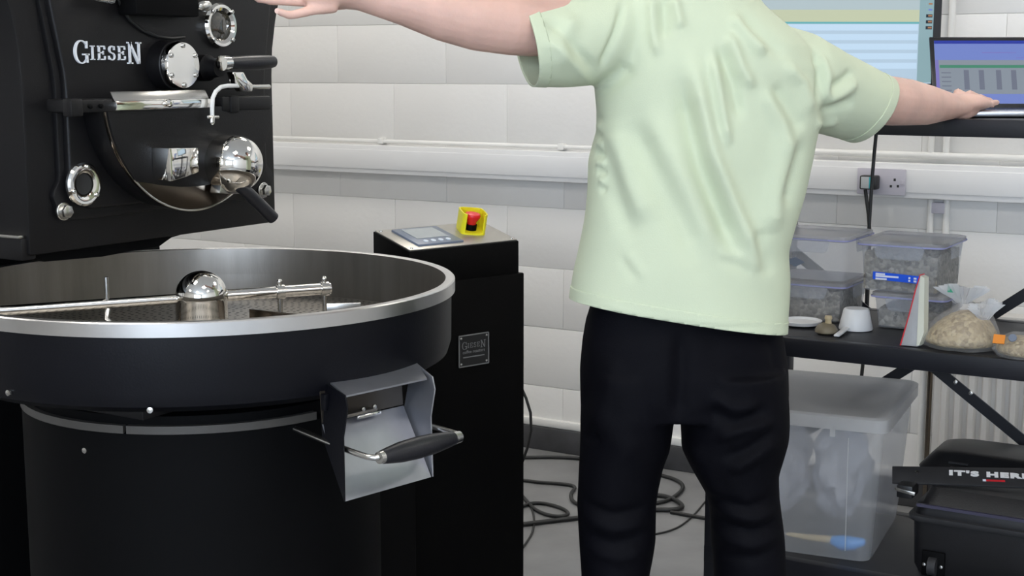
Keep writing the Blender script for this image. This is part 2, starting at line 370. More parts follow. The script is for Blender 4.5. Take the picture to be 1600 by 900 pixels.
dsk['label'] = 'round polished cap disc with six screws'
for k in range(6):
    a = pi/2+2*pi*k/6; MB().lathe(cc+EX*.052+EY*cos(a)*.0375+EZ*sin(a)*.0375, EX, [(.0048, -.001), (.0048, .0025), (.003, .004), (.0015, .004), (.0014, .001)], 10).build('screw', STEEL, dsk)
# black box at the top with a knob and its cable
a, b = U(214, 16, X=XF+.05), U(312, 20, X=XF+.05)
MB().box(XF, XF+.05, a.y, b.y, 1.517, 1.58).build('burner_box', DARK, ro, bevel=.004)
MB().tube([U(313, 10, X=XF+.03), U(323, 9, X=XF+.03)], [.011, .011], 14, round_ends=True).build('box_knob', STEEL, ro)
MB().tube([U(150, -8, X=XF+.03), U(174, -2, X=XF+.03)], [.012, .010], 14, round_ends=True).build('box_knob', STEEL, ro)
MB().tube([U(*p, X=XF+.006) for p in ((180, -14), (190, 12), (204, 32), (224, 48), (246, 57), (268, 60), (288, 58))], .0032, 8).build('sensor_cable', CABLE, ro)
# raised maker's lettering
def serif(ch, w, t=.105, s=.05):
    P = []
    R = lambda x0, y0, x1, y1: P.append([(x0, y0), (x1, y0), (x1, y1), (x0, y1)])
    def arc(cx, cy, rx, ry, a0, a1, t0, t1, n=14):
        for i in range(n):
            q = []
            for k in (0, 1):
                f = (i+k)/n; a = radians(a0+(a1-a0)*f); tt = t0+(t1-t0)*sin(pi*f)
                q.append(((cx+rx*cos(a), cy+ry*sin(a)), (cx+(rx-tt)*cos(a), cy+(ry-tt*.6)*sin(a))))
            P.append([q[0][0], q[1][0], q[1][1], q[0][1]])
    if ch == 'I': R(w/2-t/2, 0, w/2+t/2, 1); R(0, 0, w, .08); R(0, .92, w, 1)
    if ch == 'E':
        R(.06, 0, .06+t, 1); R(0, 0, w, .09); R(0, .91, w-.02, 1); R(.06, .47, w-.16, .55)
        R(w-.07, 0, w, .28); R(w-.09, .74, w-.02, 1); R(w-.22, .38, w-.16, .64)
    if ch == 'N':
        R(.1, 0, .19, 1); R(w-.19, 0, w-.1, 1); R(0, 0, .3, .07); R(0, .93, .24, 1); R(w-.3, .93, w, 1)
        P.append([(.05, 1), (.19, 1), (w-.1, 0), (w-.24, 0)])
    if ch == 'G':
        arc(w/2, .5, w/2, .52, 40, 322, .055, .125, 26); R(w-.14, .03, w-.03, .42); R(w-.32, .36, w+.05, .43); R(w-.13, .66, w-.05, .97)
    if ch == 'S':
        arc(w/2, .745, w/2-.02, .265, 25, 270, .07, .13); arc(w/2, .255, w/2, .275, 90, -155, .13, .08); R(w-.1, .70, w-.03, .97); R(0, .04, .07, .30)
    return P
def lettering(name, o, u, v, H, ext, m, par, gap=.20, small=.64):
    o, u, v = V(o), V(u).normalized(), V(v).normalized(); n_ = u.cross(v); x = 0
    for i, (ch, w) in enumerate(zip('GIESEN', (.82, .36, .68, .60, .68, .86))):
        k = 1 if i in (0, 5) else small
        base = 0 if i in (0, ) else (.15 if i < 5 else -.02)
        mb = MB()
        for poly in serif(ch, w): mb.prism([o+u*(x+px*k)*H+v*(base+py*k)*H for px, py in poly], n_*ext)
        mb.build(name, m, par, shade=False); x += w*k+gap*(1 if 0 < i < 4 else .7)
gl = U(115, 99, X=XF); gr = U(220, 103, X=XF); gt = U(115, 69, X=XF)
tot = sum(w*k for w, k in zip((.82, .36, .68, .60, .68, .86), (1, .64, .64, .64, .64, 1)))+.20*(3+.7*2)
Hh = (gr.y-gl.y)/tot*1.0
lettering('raised_letter', (XF-.001, gl.y, gl.z), EY, EZ, Hh, .005, LETTER, ro)
# drum door: half disc standing proud of the face panel, hung from a hinge bar
XD = XF+.066
dc = V((0, 2.09, 1.374)); dr = .229; zc = 1.345
a0 = -math.asin((dc.z-zc)/dr)
def chord(r, X, n=48, z=zc):
    aa = -math.asin((dc.z-z)/r); return [V((X, dc.y+r*cos(t), dc.z+r*sin(t))) for t in [pi-aa+(pi+2*aa)*i/n for i in range(n+1)]]
door = MB().prism(chord(dr-.004, XF), (XD-.012-XF, 0, 0)).build('drum_door', BLACK, ro, bevel=.002)
MB().prism(chord(dr, XD-.012), (.010, 0, 0)).build('door_rim', DKSTEEL, door, bevel=.002)
# black front sheet: covers the upper part, its lower boundary a flatter arc
q0 = U(212, 283, X=XD+.002); q1 = U(262, 293, X=XD+.002); q2 = U(345, 279, X=XD+.002)
yq0 = dc.y-sqrt(dr**2-(q0.z-dc.z)**2)+.006
up = [p for p in chord(dr-.0005, XD-.003) if p.z >= q0.z-.002]
left = [p for p in up if p.y < dc.y]; right = [p for p in up if p.y >= dc.y]
dip = [V((XD-.003, left[-1].y+(right[0].y-left[-1].y)*t, q0.z-.021*sin(pi*t))) for t in [i/14 for i in range(1, 14)]]
MB().prism(left+dip+right, (.006, 0, 0)).build('front_sheet', BLACK, door, bevel=.0015)
arc_ = [p for p in chord(dr-.001, XD-.002, 90) if p.z < q0.z+.004]
MB().tube(arc_, .0022, 8).build('rim_edge', STEEL, door, smooth=60)
# hinge bar: two black arms with a polished tray between them
h0, h1 = U(112, 160, X=XD).y, U(186, 160, X=XD).y; h2, h3 = U(345, 168, X=XD).y, U(421, 168, X=XD).y
zt, zb_ = yz(250, 156, XD+.012)[1], yz(250, 171, XD+.012)[1]
hinge = MB().box(XF, XD+.006, h0, h1, zb_-.002, zt+.004).build('hinge_arm', BLACK, ro, bevel=.004)
MB().box(XF, XD+.006, h2, h3, zb_-.008, zt+.002).build('hinge_arm', BLACK, ro, bevel=.004)
MB().box(XD-.012, XD+.012, h0-.012, h0+.016, zb_-.008, zt+.006).build('hinge_block', BLACK, hinge, bevel=.004)
MB().box(XD-.012, XD+.01, h2+.02, h2+.045, zb_-.012, zt+.004).build('hinge_block', BLACK, hinge, bevel=.004)
for yy in (h0+.035, h0+.06): hexbolt('arm_screw', (XD+.006, yy, (zt+zb_)/2), .003, .002, hinge, DARK)
t0, t1 = U(182, 164, X=XD+.012).y, U(330, 164, X=XD+.012).y
tray = MB().box(XD-.03, XD+.012, t0, t1, zb_, zt).build('polished_bar', CHROME, ro, bevel=.002)
ztop = zt+.0
MB().prism([V((XD+.011, t0-.002, zt)), V((XD+.011, t1-.004, zt)), V((XD-.006, t1+.004, zt+.0165)), V((XD-.006, t0+.004, zt+.0165))], (-.003, 0, 0)).build('bar_top_plate', STEEL, tray, bevel=.001)
MB().lathe(U(262, 161, X=XD+.012), EX, [(.007, 0), (.008, .005), (.005, .011), (0, .012)], 20).build('bar_knob', CHROME, tray)
# chrome hood on the door
q = [U(*p, X=XD+.003) for p in ((256, 229), (256, 281), (300, 268), (300, 232))]
hx = .046
zt2, zb2 = q[0].z, q[1].z; ya, yb2 = q[0].y-.032, q[2].y-.012
hood = MB()
N = 8
ring0, ring1 = [], []
hood.loft([[V((XD+.003, ya+(yb2-ya)*t, zb2+.004)), V((XD+.003+hx*(1-.35*t*t), ya+(yb2-ya)*t, zb2+.012*t)), V((XD+.003+hx*(1-.35*t*t), ya+(yb2-ya)*t, zt2-.004*t)), V((XD+.003, ya+(yb2-ya)*t, zt2))] for t in [i/N for i in range(N+1)]])
hood.build('chrome_hood', CHROME, door, bevel=.002)
# chrome dome with its black lever
bc = U(344, 255, X=XD); br_ = .0575
dome = MB().lathe((XD, bc.y+.008, bc.z), EX, [(br_*.97, 0), (br_, .012), (br_, .032)]+[(br_*cos(a), .032+.052*sin(a)) for a in [pi/2*i/10 for i in range(1, 11)]], 48).build('chrome_dome', CHROME, door)
f0 = U(365, 213, X=XD+.03); 
MB().prism([f0, f0+V((0, .02, -.014)), f0+V((0, .030, -.024)), f0+V((0, -.004, -.024)), f0+V((0, .001, -.01))], (.003, 0, 0)).build('dome_fin', STEEL, dome)
l0 = V((XD+.045, bc.y+.016, bc.z-.045))
lv = [U(372, 290, X=XD+.05), U(388, 302, X=XD+.055), U(408, 322, X=XD+.06), U(427, 341, X=XD+.065)]
MB().tube([lv[0]-(lv[1]-lv[0])*.6, lv[0]], [.007, .007], 12).build('lever_rod', STEEL, door)
MB().tube(lv, [.011, .0125, .013, .0125], 18, round_ends=False).build('lever_grip', RUBBER, door, smooth=50)
a_, b_ = U(343, 284, X=XD+.02), U(370, 303, X=XD+.02)
MB().prism([V((XD+.004, a_.y-.004, a_.z+.004)), V((XD+.004, b_.y+.004, a_.z-.002)), V((XD+.004, b_.y, b_.z)), V((XD+.004, a_.y-.012, b_.z+.006))], (.026, 0, 0)).build('spout_lip', STEEL, door, bevel=.002)
# sampling scoop (trier) with black handle, bracket, rod and hanging cable hook
XT = XF+.05
MB().lathe(U(326, 106, X=XF+.02)-EX*.02, EX, [(.026, 0), (.026, .02), (.020, .028), (.018, .05), (0, .05)], 32).build('trier_boss', BLACK, ro)
ts = [U(*p, X=XT+.03) for p in ((356, 98), (366, 98), (385, 98), (405, 97.5), (422, 96.5), (427, 96.5))]
grip = MB().tube(ts, [.011, .0125, .0145, .0150, .0135, .0115], 20).build('trier_grip', RUBBER, ro, smooth=50)
MB().tube([U(346, 99, X=XT+.03), U(357, 98.5, X=XT+.03)], [.015, .014], 20).build('trier_ferrule', CHROME, grip)
br0 = [U(*p, X=XT+.02) for p in ((352, 112), (368, 112), (374, 124), (383, 132), (382, 143), (368, 143), (358, 128))]
MB().prism(br0, (.022, 0, 0)).build('trier_bracket', CHROME, ro, bevel=.003)
MB().tube([U(345, 136.5, X=XT), U(420, 135.5, X=XT)], .0048, 12, round_ends=True).build('trier_rod', STEEL, ro)
MB().tube([U(*p, X=XT+.035) for p in ((375, 134), (356, 134), (345, 136), (337, 143), (332.5, 153), (331.5, 168), (331.5, 183))], .0042, 10, round_ends=True).build('hook_tube', TRIMW, ro)
MB().tube([U(325, 183, X=XT+.035), U(340, 183, X=XT+.035)], .0038, 8, round_ends=True).build('hook_cross_pin', STEEL, ro)
MB().tube([U(331.5, 183, X=XT+.035), U(331, 191, X=XT+.035)], [.0055, .006], 10, round_ends=True).build('hook_tip', STEEL, ro)
hexbolt('small_screw', U(377, 124, X=XF+.002), .005, .004, ro)

# ------------------------------------------------------------------ the round cooling tray in front of it
BC = V((-1.903, 2.032, 0)); BR = .480; RZ = 1.022
ct = thing('cooling_tray', 'big round black cooling tray with satin steel rim under the roaster face', 'cooling tray', (BC.x, BC.y, 0))
NB = 160
MB().lathe((BC.x, BC.y, 0), EZ, [(BR-.008, RZ-.118), (BR-.008, RZ-.020), (BR-.002, RZ-.021), (BR-.003, RZ-.118), (BR-.01, RZ-.140), (BR-.03, RZ-.152), (.24, RZ-.158), (.24, RZ-.150), (BR-.05, RZ-.13)], NB, cap=False).build('tray_shell', TRAYBLK, ct, smooth=40)
MB().lathe((BC.x, BC.y, 0), EZ, [(BR-.013, RZ-.001), (BR-.0112, RZ), (BR+.003, RZ), (BR+.005, RZ-.002), (BR+.005, RZ-.024), (BR-.001, RZ-.025)], NB, cap=False).build('rim_band', RIMST, ct, smooth=30)
MB().lathe((BC.x, BC.y, 0), EZ, [(BR-.0128, RZ-.001), (BR-.0135, RZ-.02), (BR-.0145, RZ-.102), (BR-.02, RZ-.106), (BR-.016, RZ-.112), (BR-.0125, RZ-.02)], NB, cap=False).build('inner_wall', BRUSHED, ct, smooth=50)
# perforated cooling sieve: a ring plate with rows of recessed holes
fm = MB().lathe((BC.x, BC.y, 0), EZ, [(BR-.016, RZ-.106), (BR-.016, RZ-.102), (.03, RZ-.102), (.03, RZ-.106)], NB, cap=False)
sieve = fm.build('perforated_sieve', mat('sieve_steel', (.42, .39, .35), .42, .9, noise=.1, nscale=10), ct, smooth=30)
hm = MB()
for ri in range(24):
    r = .06+ri*.0168; nn = int(2*pi*r/.0168)
    for k in range(nn):
        a = 2*pi*k/nn+ri*.3; p = V((BC.x+r*cos(a), BC.y+r*sin(a), RZ-.1018))
        hm.add([p+V((.0036*cos(t), .0036*sin(t), 0)) for t in [2*pi*j/6 for j in range(6)]], [tuple(range(6))])
ho = hm.build('sieve_holes', HOLE, sieve, shade=False); ho['kind'] = 'stuff'
hub = MB().lathe((BC.x, BC.y, RZ-.102), EZ, [(.0495, 0), (.0495, .060), (.0505, .063), (.0505, .067)]+[(.0505*cos(a), .067+.0505*sin(a)) for a in [pi/2*i/12 for i in range(1, 13)]], 56).build('hub_dome', CHROME, ct)
ra = U(512, 447.5, B=2.83); rb_ = U(60, 483, B=2.58)
zr = RZ-.036; dirv = V((ra.x-BC.x, ra.y-BC.y, 0)).normalized()
ra = V((BC.x, BC.y, zr))+dirv*.258; rb_ = V((BC.x, BC.y, zr))-dirv*.440
MB().tube([V((BC.x, BC.y, zr))+dirv*.045, ra], .0115, 18, round_ends=False).build('stirrer_arm', CHROME, ct, smooth=50)
MB().tube([V((BC.x, BC.y, zr))-dirv*.045, rb_], .0098, 18).build('stirrer_arm', CHROME, ct, smooth=50)
sdv = V((-dirv.y, dirv.x, 0))
def onarm(s, up=0, sd=0): return V((BC.x, BC.y, zr+up))+dirv*s+sdv*sd
for s in (.155, .246):
    col_ = MB().tube([onarm(s-.008), onarm(s+.008)], .0145, 18).build('arm_collar', STEEL, ct, smooth=50)
    MB().tube([onarm(s, .012), onarm(s, .020)], [.004, .006], 12, round_ends=True).build('clamp_screw', STEEL, col_)
    MB().tube([onarm(s, -.012), onarm(s, -.062)], [.005, .005], 12).build('paddle_post', STEEL, col_)
# bent plough blade, small wire paddle and the left rake pin
MB().bar(onarm(.088, -.046, -.02), onarm(.19, -.046, -.17), .004, .040).build('plough_blade', DKSTEEL, ct, bevel=.001)
MB().bar(onarm(.246, -.046, .0), onarm(.315, -.046, -.02), .004, .032).build('end_paddle', STEEL, ct, bevel=.001)
MB().bar(onarm(.254, -.046, -.0055), onarm(.308, -.046, -.0215), .003, .004).build('paddle_slot', HOLE, ct)
pp = -0.176
MB().tube([onarm(pp, .05), onarm(pp, -.012)], .0042, 10).build('rake_pin', STEEL, ct)
MB().tube([onarm(pp, -.010), onarm(pp-.004, -.028, -.01), onarm(pp+.012, -.045, -.03), onarm(pp+.016, -.06, -.04)], [.006, .005, .006, .005], 10).build('rake_foot', STEEL, ct)
MB().bar(onarm(-.06, -.07, .01), onarm(-.40, -.07, .14), .004, .05).build('plough_blade', DKSTEEL, ct, bevel=.001)
# pedestal with its pale ring
MB().lathe((BC.x, BC.y, 0), EZ, [(.345, 0), (.345, .02), (.335, .03), (.335, RZ-.220), (.325, RZ-.215), (.325, RZ-.19), (.24, RZ-.185), (.24, RZ-.15)], 96).build('pedestal', DARK, ct)
rg = MB()
for a0_, a1_ in ((radians(-128), radians(-71)), (radians(-70), radians(-12))):
    n_ = 30
    rg.loft([[V((BC.x+r*cos(a), BC.y+r*sin(a), z)) for r, z in ((.3375, RZ-.219), (.3375, RZ-.205), (.326, RZ-.205), (.326, RZ-.219))] for a in [a0_+(a1_-a0_)*i/n_ for i in range(n_+1)]])
rg.build('pedestal_ring', mat('grey_ring_enamel', (.075, .068, .06), .5, noise=.1), ct)
MB().box(-2.25, -1.80, 2.2, 2.60, .0, .80).build('dark_gap_filler', DARK, ct, bevel=.01)  # dark box added so the gap between pedestal and cabinet stays black
MB().obox(BC+V((-.02, -.30, RZ-.168)), (EX, EY, EZ), (.22, .06, .008)).build('under_plate', BLACK, ct, bevel=.003)
for px, py in ((12, 614), (246, 628), (47, 733)):
    pt = U(px, py, B=2.3); d = V((pt.x-BC.x, pt.y-BC.y, 0)); 
    rr = BR-.004 if py < 700 else .334
    dn = d.normalized(); MB().lathe(V((BC.x, BC.y, pt.z))+dn*rr, dn, [(.0055, 0), (.005, .003), (0, .004)], 12).build('shell_screw', STEEL, ct)
# discharge chute on the tray's side with bail handle
cn = V((.978, -.21, 0)); cu_ = V((.21, .978, 0))
cp = BC+cn*(BR-.004)
def C(px, py, off): return U(px, py, P=cp+cn*off, N=cn)
hb0, hb1, hf0, hf1 = C(515, 615, -.01), C(650, 581, -.03), C(541, 621, .055), C(667, 588, .055)
hf1.z = hf0.z = (hf0.z+hf1.z)/2; hb0.z = hb1.z = hf0.z+.010
chute = MB().prism([hb0, hf0, hf1, hb1], (0, 0, -.003)).build('chute_hood', CHUTEST, ct)
tb, te = C(541, 673, .01), C(610, 662, .01)
fb0, fb1 = C(540, 788, .085), C(674, 741, .085)
zf = (fb0.z+fb1.z)/2; fb0.z = fb1.z = zf
bk0 = V((hf0.x, hf0.y, 0))-cn*.075; bk0.z = hf0.z-.05; bk1 = V((hf1.x, hf1.y, 0))-cn*.075; bk1.z = bk0.z
md0 = hf0+V((0, 0, -.058))-cn*.060; md1 = hf1+V((0, 0, -.058))-cn*.060
MB().prism([md0, fb0, fb1, md1], cn*-.003+EZ*-.001).build('chute_floor', CHUTEST, ct)
def cheek(f_top, f_bot, back_top, back_bot, sgn, m, nm):
    mid1 = f_top+(f_bot-f_top)*.12+cn*.006; mid2 = f_top+(f_bot-f_top)*.40-cn*.004
    MB().prism([back_top, f_top, mid1, mid2, f_bot, back_bot], cu_*.003*sgn).build(nm, m, ct)
cheek(hf0, fb0, hb0-cn*.02, md0-EZ*.02, -1, TRAYBLK, 'chute_cheek')
e1 = fb1
cheek(hf1+cu_*.012, fb1+cu_*.002, hb1-cn*.01, md1-EZ*.01, 1, CHUTEST, 'chute_cheek')
gt0 = hf0-cn*.066-EZ*.02; gt1 = hf1-cn*.066-EZ*.02
gate = MB().prism([hf0-cn*.068-EZ*.004, hf1-cn*.068-EZ*.004, hf1-cn*.064-EZ*.056, hf0-cn*.064-EZ*.056], cn*.003).build('chute_gate', mat('dark_gate_steel', (.05, .042, .034), .45, .6, noise=.15), ct)
gm = md0+(md1-md0)*.02+EZ*.008+cn*.008; gm2 = md0+(md1-md0)*.60+EZ*.008+cn*.008
MB().bar(gm, gm2, .006, .012, cn).build('gate_strip', BRUSHED, ct, bevel=.001)
MB().tube([md0+(md1-md0)*.36+EZ*.003+cn*.014, md0+(md1-md0)*.62+EZ*.003+cn*.014], .0045, 10, round_ends=True).build('gate_hinge_pin', CHROME, ct)
for f_ in (.03, .42, .56): MB().lathe(md0+(md1-md0)*f_+EZ*.014+cn*.012, cn, [(.0045, 0), (.004, .003), (0, .004)], 10).build('gate_screw', STEEL, ct)
# handle
gA, gB = C(594, 718, .13), C(716, 680, .13); gz = (gA.z+gB.z)/2; gA.z = gB.z = gz
gd = (gB-gA).normalized()
LL = (gB-gA).length
hp = [gA-cn*.21-gd*.004+EZ*.012, gA-cn*.06-gd*.012+EZ*.002, gA-cn*.018-gd*.012, gA-cn*.004-gd*.006, gA+gd*.008]
MB().tube(hp, .0052, 12).build('handle_rod', STEEL, ct, smooth=60)
hp2 = [gB-gd*.006, gB-cn*.002+gd*.008, gB-cn*.012+gd*.012, gB-cn*.06+gd*.012+EZ*.002, gB-cn*.15+gd*.004+EZ*.008]
MB().tube(hp2, .0052, 12).build('handle_rod', STEEL, ct, smooth=60)
MB().tube([gA+gd*LL*t for t in (.03, .1, .25, .45, .65, .85, .96)], [.0115, .0135, .0170, .0185, .0175, .0135, .0105], 24).build('handle_grip', RUBBER, ct, smooth=60)
for p, s in ((gA, 1), (gB, -1)): MB().tube([p-gd*.003*s, p+gd*.012*s], [.010, .0115], 20).build('grip_ferrule', STEEL, ct)
lug = C(508, 628, .0); MB().obox(lug, (cn, cu_, EZ), (.006, .005, .014)).build('hood_lug', TRAYBLK, ct, bevel=.002)

# ------------------------------------------------------------------ control cabinet with sloping top
cab_o = U(640, 392, B=3.2); rz = atan2(.946, .324)
cb = thing('control_cabinet', 'narrow black control cabinet with sloping panel top behind the cooling tray', 'cabinet', (cab_o.x, cab_o.y, 0), rz)
RM = ROOT[cb.name]
def L(x, y, z): return RM @ V((x, y, z))
cw, cdp, zf_, zbk = .322, .142, 1.012, 1.046
MB().prism([L(0, 0, .92), L(0, 0, zf_), L(0, cdp, zbk), L(0, cdp, .92)], L(cw, 0, 0)-L(0, 0, 0)).build('upper_housing', CABBLK, cb, bevel=.002)
MB().prism([L(-.01, -.006, .01), L(-.01, -.006, .935), L(-.01, cdp+.05, .935), L(-.01, cdp+.05, .01)], L(cw+.022, 0, 0)-L(0, 0, 0)).build('lower_housing', CABBLK, cb, bevel=.003)
MB().prism([L(.0, -.004, .0), L(.0, -.004, .012), L(.0, cdp+.04, .012), L(.0, cdp+.04, .0)], L(cw, 0, 0)-L(0, 0, 0)).build('foot_plinth', DARK, cb)
sl = (L(0, cdp, zbk)-L(0, 0, zf_)).normalized(); uu = (L(1, 0, 0)-L(0, 0, 0)).normalized(); nn_ = uu.cross(sl)
o_ = L(0, 0, zf_)
def T(x, s, h=0): return o_+uu*x+sl*s+nn_*h
SLN = sqrt(cdp**2+(zbk-zf_)**2)
MB().prism([T(.003, .003), T(cw-.003, .003), T(cw-.003, SLN-.003), T(.003, SLN-.003)], nn_*.003).build('panel_plate', PANELG, cb, bevel=.001)
for x, s in ((.014, .012), (cw-.014, .012), (.014, SLN-.012), (cw-.014, SLN-.012)): MB().lathe(T(x, s, .003), nn_, [(.0035, 0), (.003, .002), (0, .0025)], 10).build('panel_screw', STEEL, cb)
def onT(px, py, h=.003): return U(px, py, P=T(0, 0, h), N=nn_)
dq = [onT(*p) for p in ((655, 385), (724, 377), (678, 355), (608, 361))]
dctr = sum(dq, V())/4; dw = ((dq[1]-dq[0]).dot(uu)+(dq[2]-dq[3]).dot(uu))/4; dh = ((dq[3]-dq[0]).dot(sl)+(dq[2]-dq[1]).dot(sl))/4
dh = min(dh, SLN/2-.016)
dctr = T((dctr-o_).dot(uu), SLN/2)
hmi = MB().obox(dctr+nn_*.004, (uu, sl, nn_), (dw, dh, .004)).build('display_unit', HMI, cb, bevel=.0015)
MB().obox(dctr+nn_*.0085+sl*.012, (uu, sl, nn_), (dw*.68, dh*.58, .0006)).build('display_screen', HMIS, hmi)
for k in range(4): MB().lathe(dctr+nn_*.008-sl*(dh*.68)+uu*dw*(-.5+k*.33), nn_, [(.0065, 0), (.006, .0016), (0, .002)], 16).build('display_button', BTN, hmi)
ec = onT(735, 361); ec = T((ec-o_).dot(uu), (ec-o_).dot(sl), .003)
fd = (sl*-.78+uu*-.32).normalized()         # opening of the guard
fs = nn_.cross(fd)
gu = MB(); hw, ht = .031, .050
def ring_(r0, a0, a1, h0, h1, n=26):
    R0 = []
    for i in range(n+1):
        a = a0+(a1-a0)*i/n; d = fd*cos(a)+fs*sin(a)
        sq = 1/max(abs(cos(a))**5+abs(sin(a))**5, 1e-6)**.2
        R0.append([ec+d*r0*sq+nn_*h0, ec+d*r0*sq+nn_*h1, ec+d*(r0-.003)*sq+nn_*h1, ec+d*(r0-.003)*sq+nn_*h0])
    return R0
gu.loft(ring_(hw, radians(38), radians(322), 0, ht))
guard = gu.build('guard_shroud', YEL, cb)
MB().loft([[ec+(fd*cos(a)+fs*sin(a))*hw/max(abs(cos(a))**5+abs(sin(a))**5, 1e-6)**.2+nn_*h for a in [2*pi*i/40 for i in range(40)]] for h in (0, .004)]).build('guard_base', YEL, guard)
st = MB().lathe(ec+nn_*.004, nn_, [(.0135, 0), (.0135, .014), (.012, .014)], 24).build('stop_collar', DARK, cb)
MB().lathe(ec+nn_*.018, nn_, [(.0105, 0), (.011, .006), (.0185, .018), (.0190, .022), (.017, .026), (.008, .0285), (0, .029)], 28).build('stop_button', RED, cb)
# maker's plate on the front
NP = [U(716, 527, P=L(0, -.006, 0), N=L(0, -1, 0)-L(0, 0, 0)), U(762, 565, P=L(0, -.006, 0), N=L(0, -1, 0)-L(0, 0, 0))]
fx0, fz0 = (RM.inverted() @ NP[0]).x, NP[0].z; fx1, fz1 = (RM.inverted() @ NP[1]).x, NP[1].z
PLATEB = mat('black_name_plate', (.012, .012, .012), .35, noise=.1); PLATEG = mat('grey_plate_print', (.20, .20, .20), .4, noise=.05)
npz = (fz0+fz1)/2; nph = abs(fz0-fz1)/2+.002
npl = MB().obox(L((fx0+fx1)/2, -.007, npz), (uu, L(0, -1, 0)-L(0, 0, 0), EZ), ((fx1-fx0)/2, .0015, nph)).build('name_plate', PLATEB, cb)
fm = MB()
for a, b in (((fx0, npz-nph), (fx1, npz-nph)), ((fx1, npz-nph), (fx1, npz+nph)), ((fx1, npz+nph), (fx0, npz+nph)), ((fx0, npz+nph), (fx0, npz-nph))):
    fm.bar(L(a[0], -.009, a[1]), L(b[0], -.009, b[1]), .0025, .002, L(0, -1, 0)-L(0, 0, 0))
fm.build('plate_border', PLATEG, npl)
for x in (fx0+.006, fx1-.006):
    for z in (npz-nph+.006, npz+nph-.006): MB().lathe(L(x, -.0088, z), L(0, -1, 0)-L(0, 0, 0), [(.0035, 0), (.003, .0015), (0, .002)], 10).build('plate_rivet', STEEL, npl)
pw = fx1-fx0
lettering('plate_letter', L(fx0+pw*.10, -.0086, npz+nph*.10), uu, EZ, pw*.80/tot, .0008, PLATEG, npl)
text_mesh('plate_line', 'coffee roasters', pw*.125, L(fx0+pw*.12, -.0087, npz-nph*.18), uu, EZ, PLATEG, npl)
MB().obox(L((fx0+fx1)/2, -.0088, npz-nph*.42), (uu, L(0, -1, 0)-L(0, 0, 0), EZ), (pw*.36, .0003, pw*.014)).build('plate_line', PLATEG, npl)
for zz in (.845, .83): MB().lathe(L(cw+.012, .02, zz), uu, [(.007, 0), (.007, .006), (0, .007)], 12).build('side_screw', DARK, cb)

# ------------------------------------------------------------------ steel rack used as a standing desk
YR = 3.12
zm = U(1416, 547, Y=YR).z; zm0 = U(1416, 577, Y=YR).z; zt_ = U(1500, 187, Y=YR).z; zt0 = U(1500, 214, Y=YR).z
zb = U(1358, 882, Y=YR+.07).z
YRB = U(1582, 501, Z=zm).y
xl = U(1116, 860, Y=YR).x-.028; xr = .46
rk = thing('steel_rack', 'black steel rack with three shelves against the white wall, used as a standing desk', 'rack', ((xl+xr)/2, (YR+YRB)/2, 0))
for nm, z1_, z0_ in (('desk_top', zt_, zt0), ('middle_shelf', zm, zm0), ('bottom_shelf', zb, zb-.042)):
    o = MB().box(xl+.004, xr-.004, YR+.012, YRB-.012, z1_-.016, z1_).build(nm, SHELF, rk, bevel=.002)
    for (a, b, c, d) in ((xl, xr, YR, YR+.03), (xl, xr, YRB-.03, YRB), (xl, xl+.03, YR+.03, YRB-.03), (xr-.03, xr, YR+.03, YRB-.03)):
        MB().box(a, b, c, d, z0_, z1_+.0015).build('edge_beam', RACK, o, bevel=.003)
for x in (xl+.0, xr-.035):
    for y in (YR+.001, YRB-.036): MB().box(x, x+.035, y, y+.035, 0, zt0+.002).build('rack_post', RACK, rk, bevel=.003)
bl = []
pA0, pA1 = U(1330, 467, Y=YRB+.004), U(1600, 690, Y=YRB+.004)
pB0, pB1 = U(1600, 461, Y=YRB+.012), U(1560, 486, Y=YRB+.012)
dA = (pA1-pA0).normalized(); dB = (pB1-pB0).normalized()
tA = (xl+.02-pA0.x)/dA.x; tA2 = (.2-pA0.z)/dA.z
MB().bar(pA0+dA*tA, pA0+dA*tA2, .028, .005, EY).build('cross_brace', RACK, rk)
tB = (xr-.03-pB0.x)/dB.x; tB2 = (xl+.02-pB0.x)/dB.x
MB().bar(pB0+dB*tB, pB0+dB*tB2, .028, .005, EY).build('cross_brace', RACK, rk)
for p in (U(1493, 597, Y=YRB-.002), U(1517, 614, Y=YRB-.002)): MB().lathe(p, -EY, [(.006, 0), (.005, .004), (0, .005)], 10).build('brace_bolt', STEEL, rk)

# monitor and laptop on the top shelf, both turned towards the camera
def screen_frame(o, rz): R = Matrix.Translation(V(o)) @ Matrix.Rotation(rz, 4, 'Z'); return lambda x, y, z: R @ V((x, y, z))
SC = dict(blue=screen('screen_light_blue', (.48, .63, .77), .92), pale=screen('screen_pale_blue', (.50, .66, .82), 1.05), grey=screen('screen_grey', (.45, .55, .58), .95), teal=screen('screen_teal_line', (.16, .52, .55), .8),
          olive=screen('screen_yellow_band', (.55, .60, .42), .95), side=screen('screen_side_teal', (.30, .46, .50), .85), dark=screen('screen_dark_icon', (.03, .05, .07), .5), ora=screen('screen_orange_icon', (.55, .25, .12), .7),
          lblue=screen('laptop_blue', (.16, .22, .55), 1.0), lnavy=screen('laptop_navy_bar', (.02, .04, .35), .9), lgreen=screen('laptop_green_bar', (.06, .25, .16), .9), lgrey=screen('laptop_grey_cells', (.24, .28, .33), .95), ldark=screen('laptop_dark_cells', (.16, .18, .24), .9), lviol=screen('laptop_violet', (.20, .18, .50), .95))
mr = U(1466, 140, B=3.47); MW = .60
mz0 = mr.z; rzm = YAW+radians(1.5)
mo = mr - Matrix.Rotation(rzm, 3, 'Z') @ V((MW, 0, 0))
mon = thing('monitor', 'large black bezel monitor with pale blue screen behind the laptop', 'monitor', (mo.x, mo.y, zt_), rzm)
SF = screen_frame((mo.x, mo.y, 0), rzm)
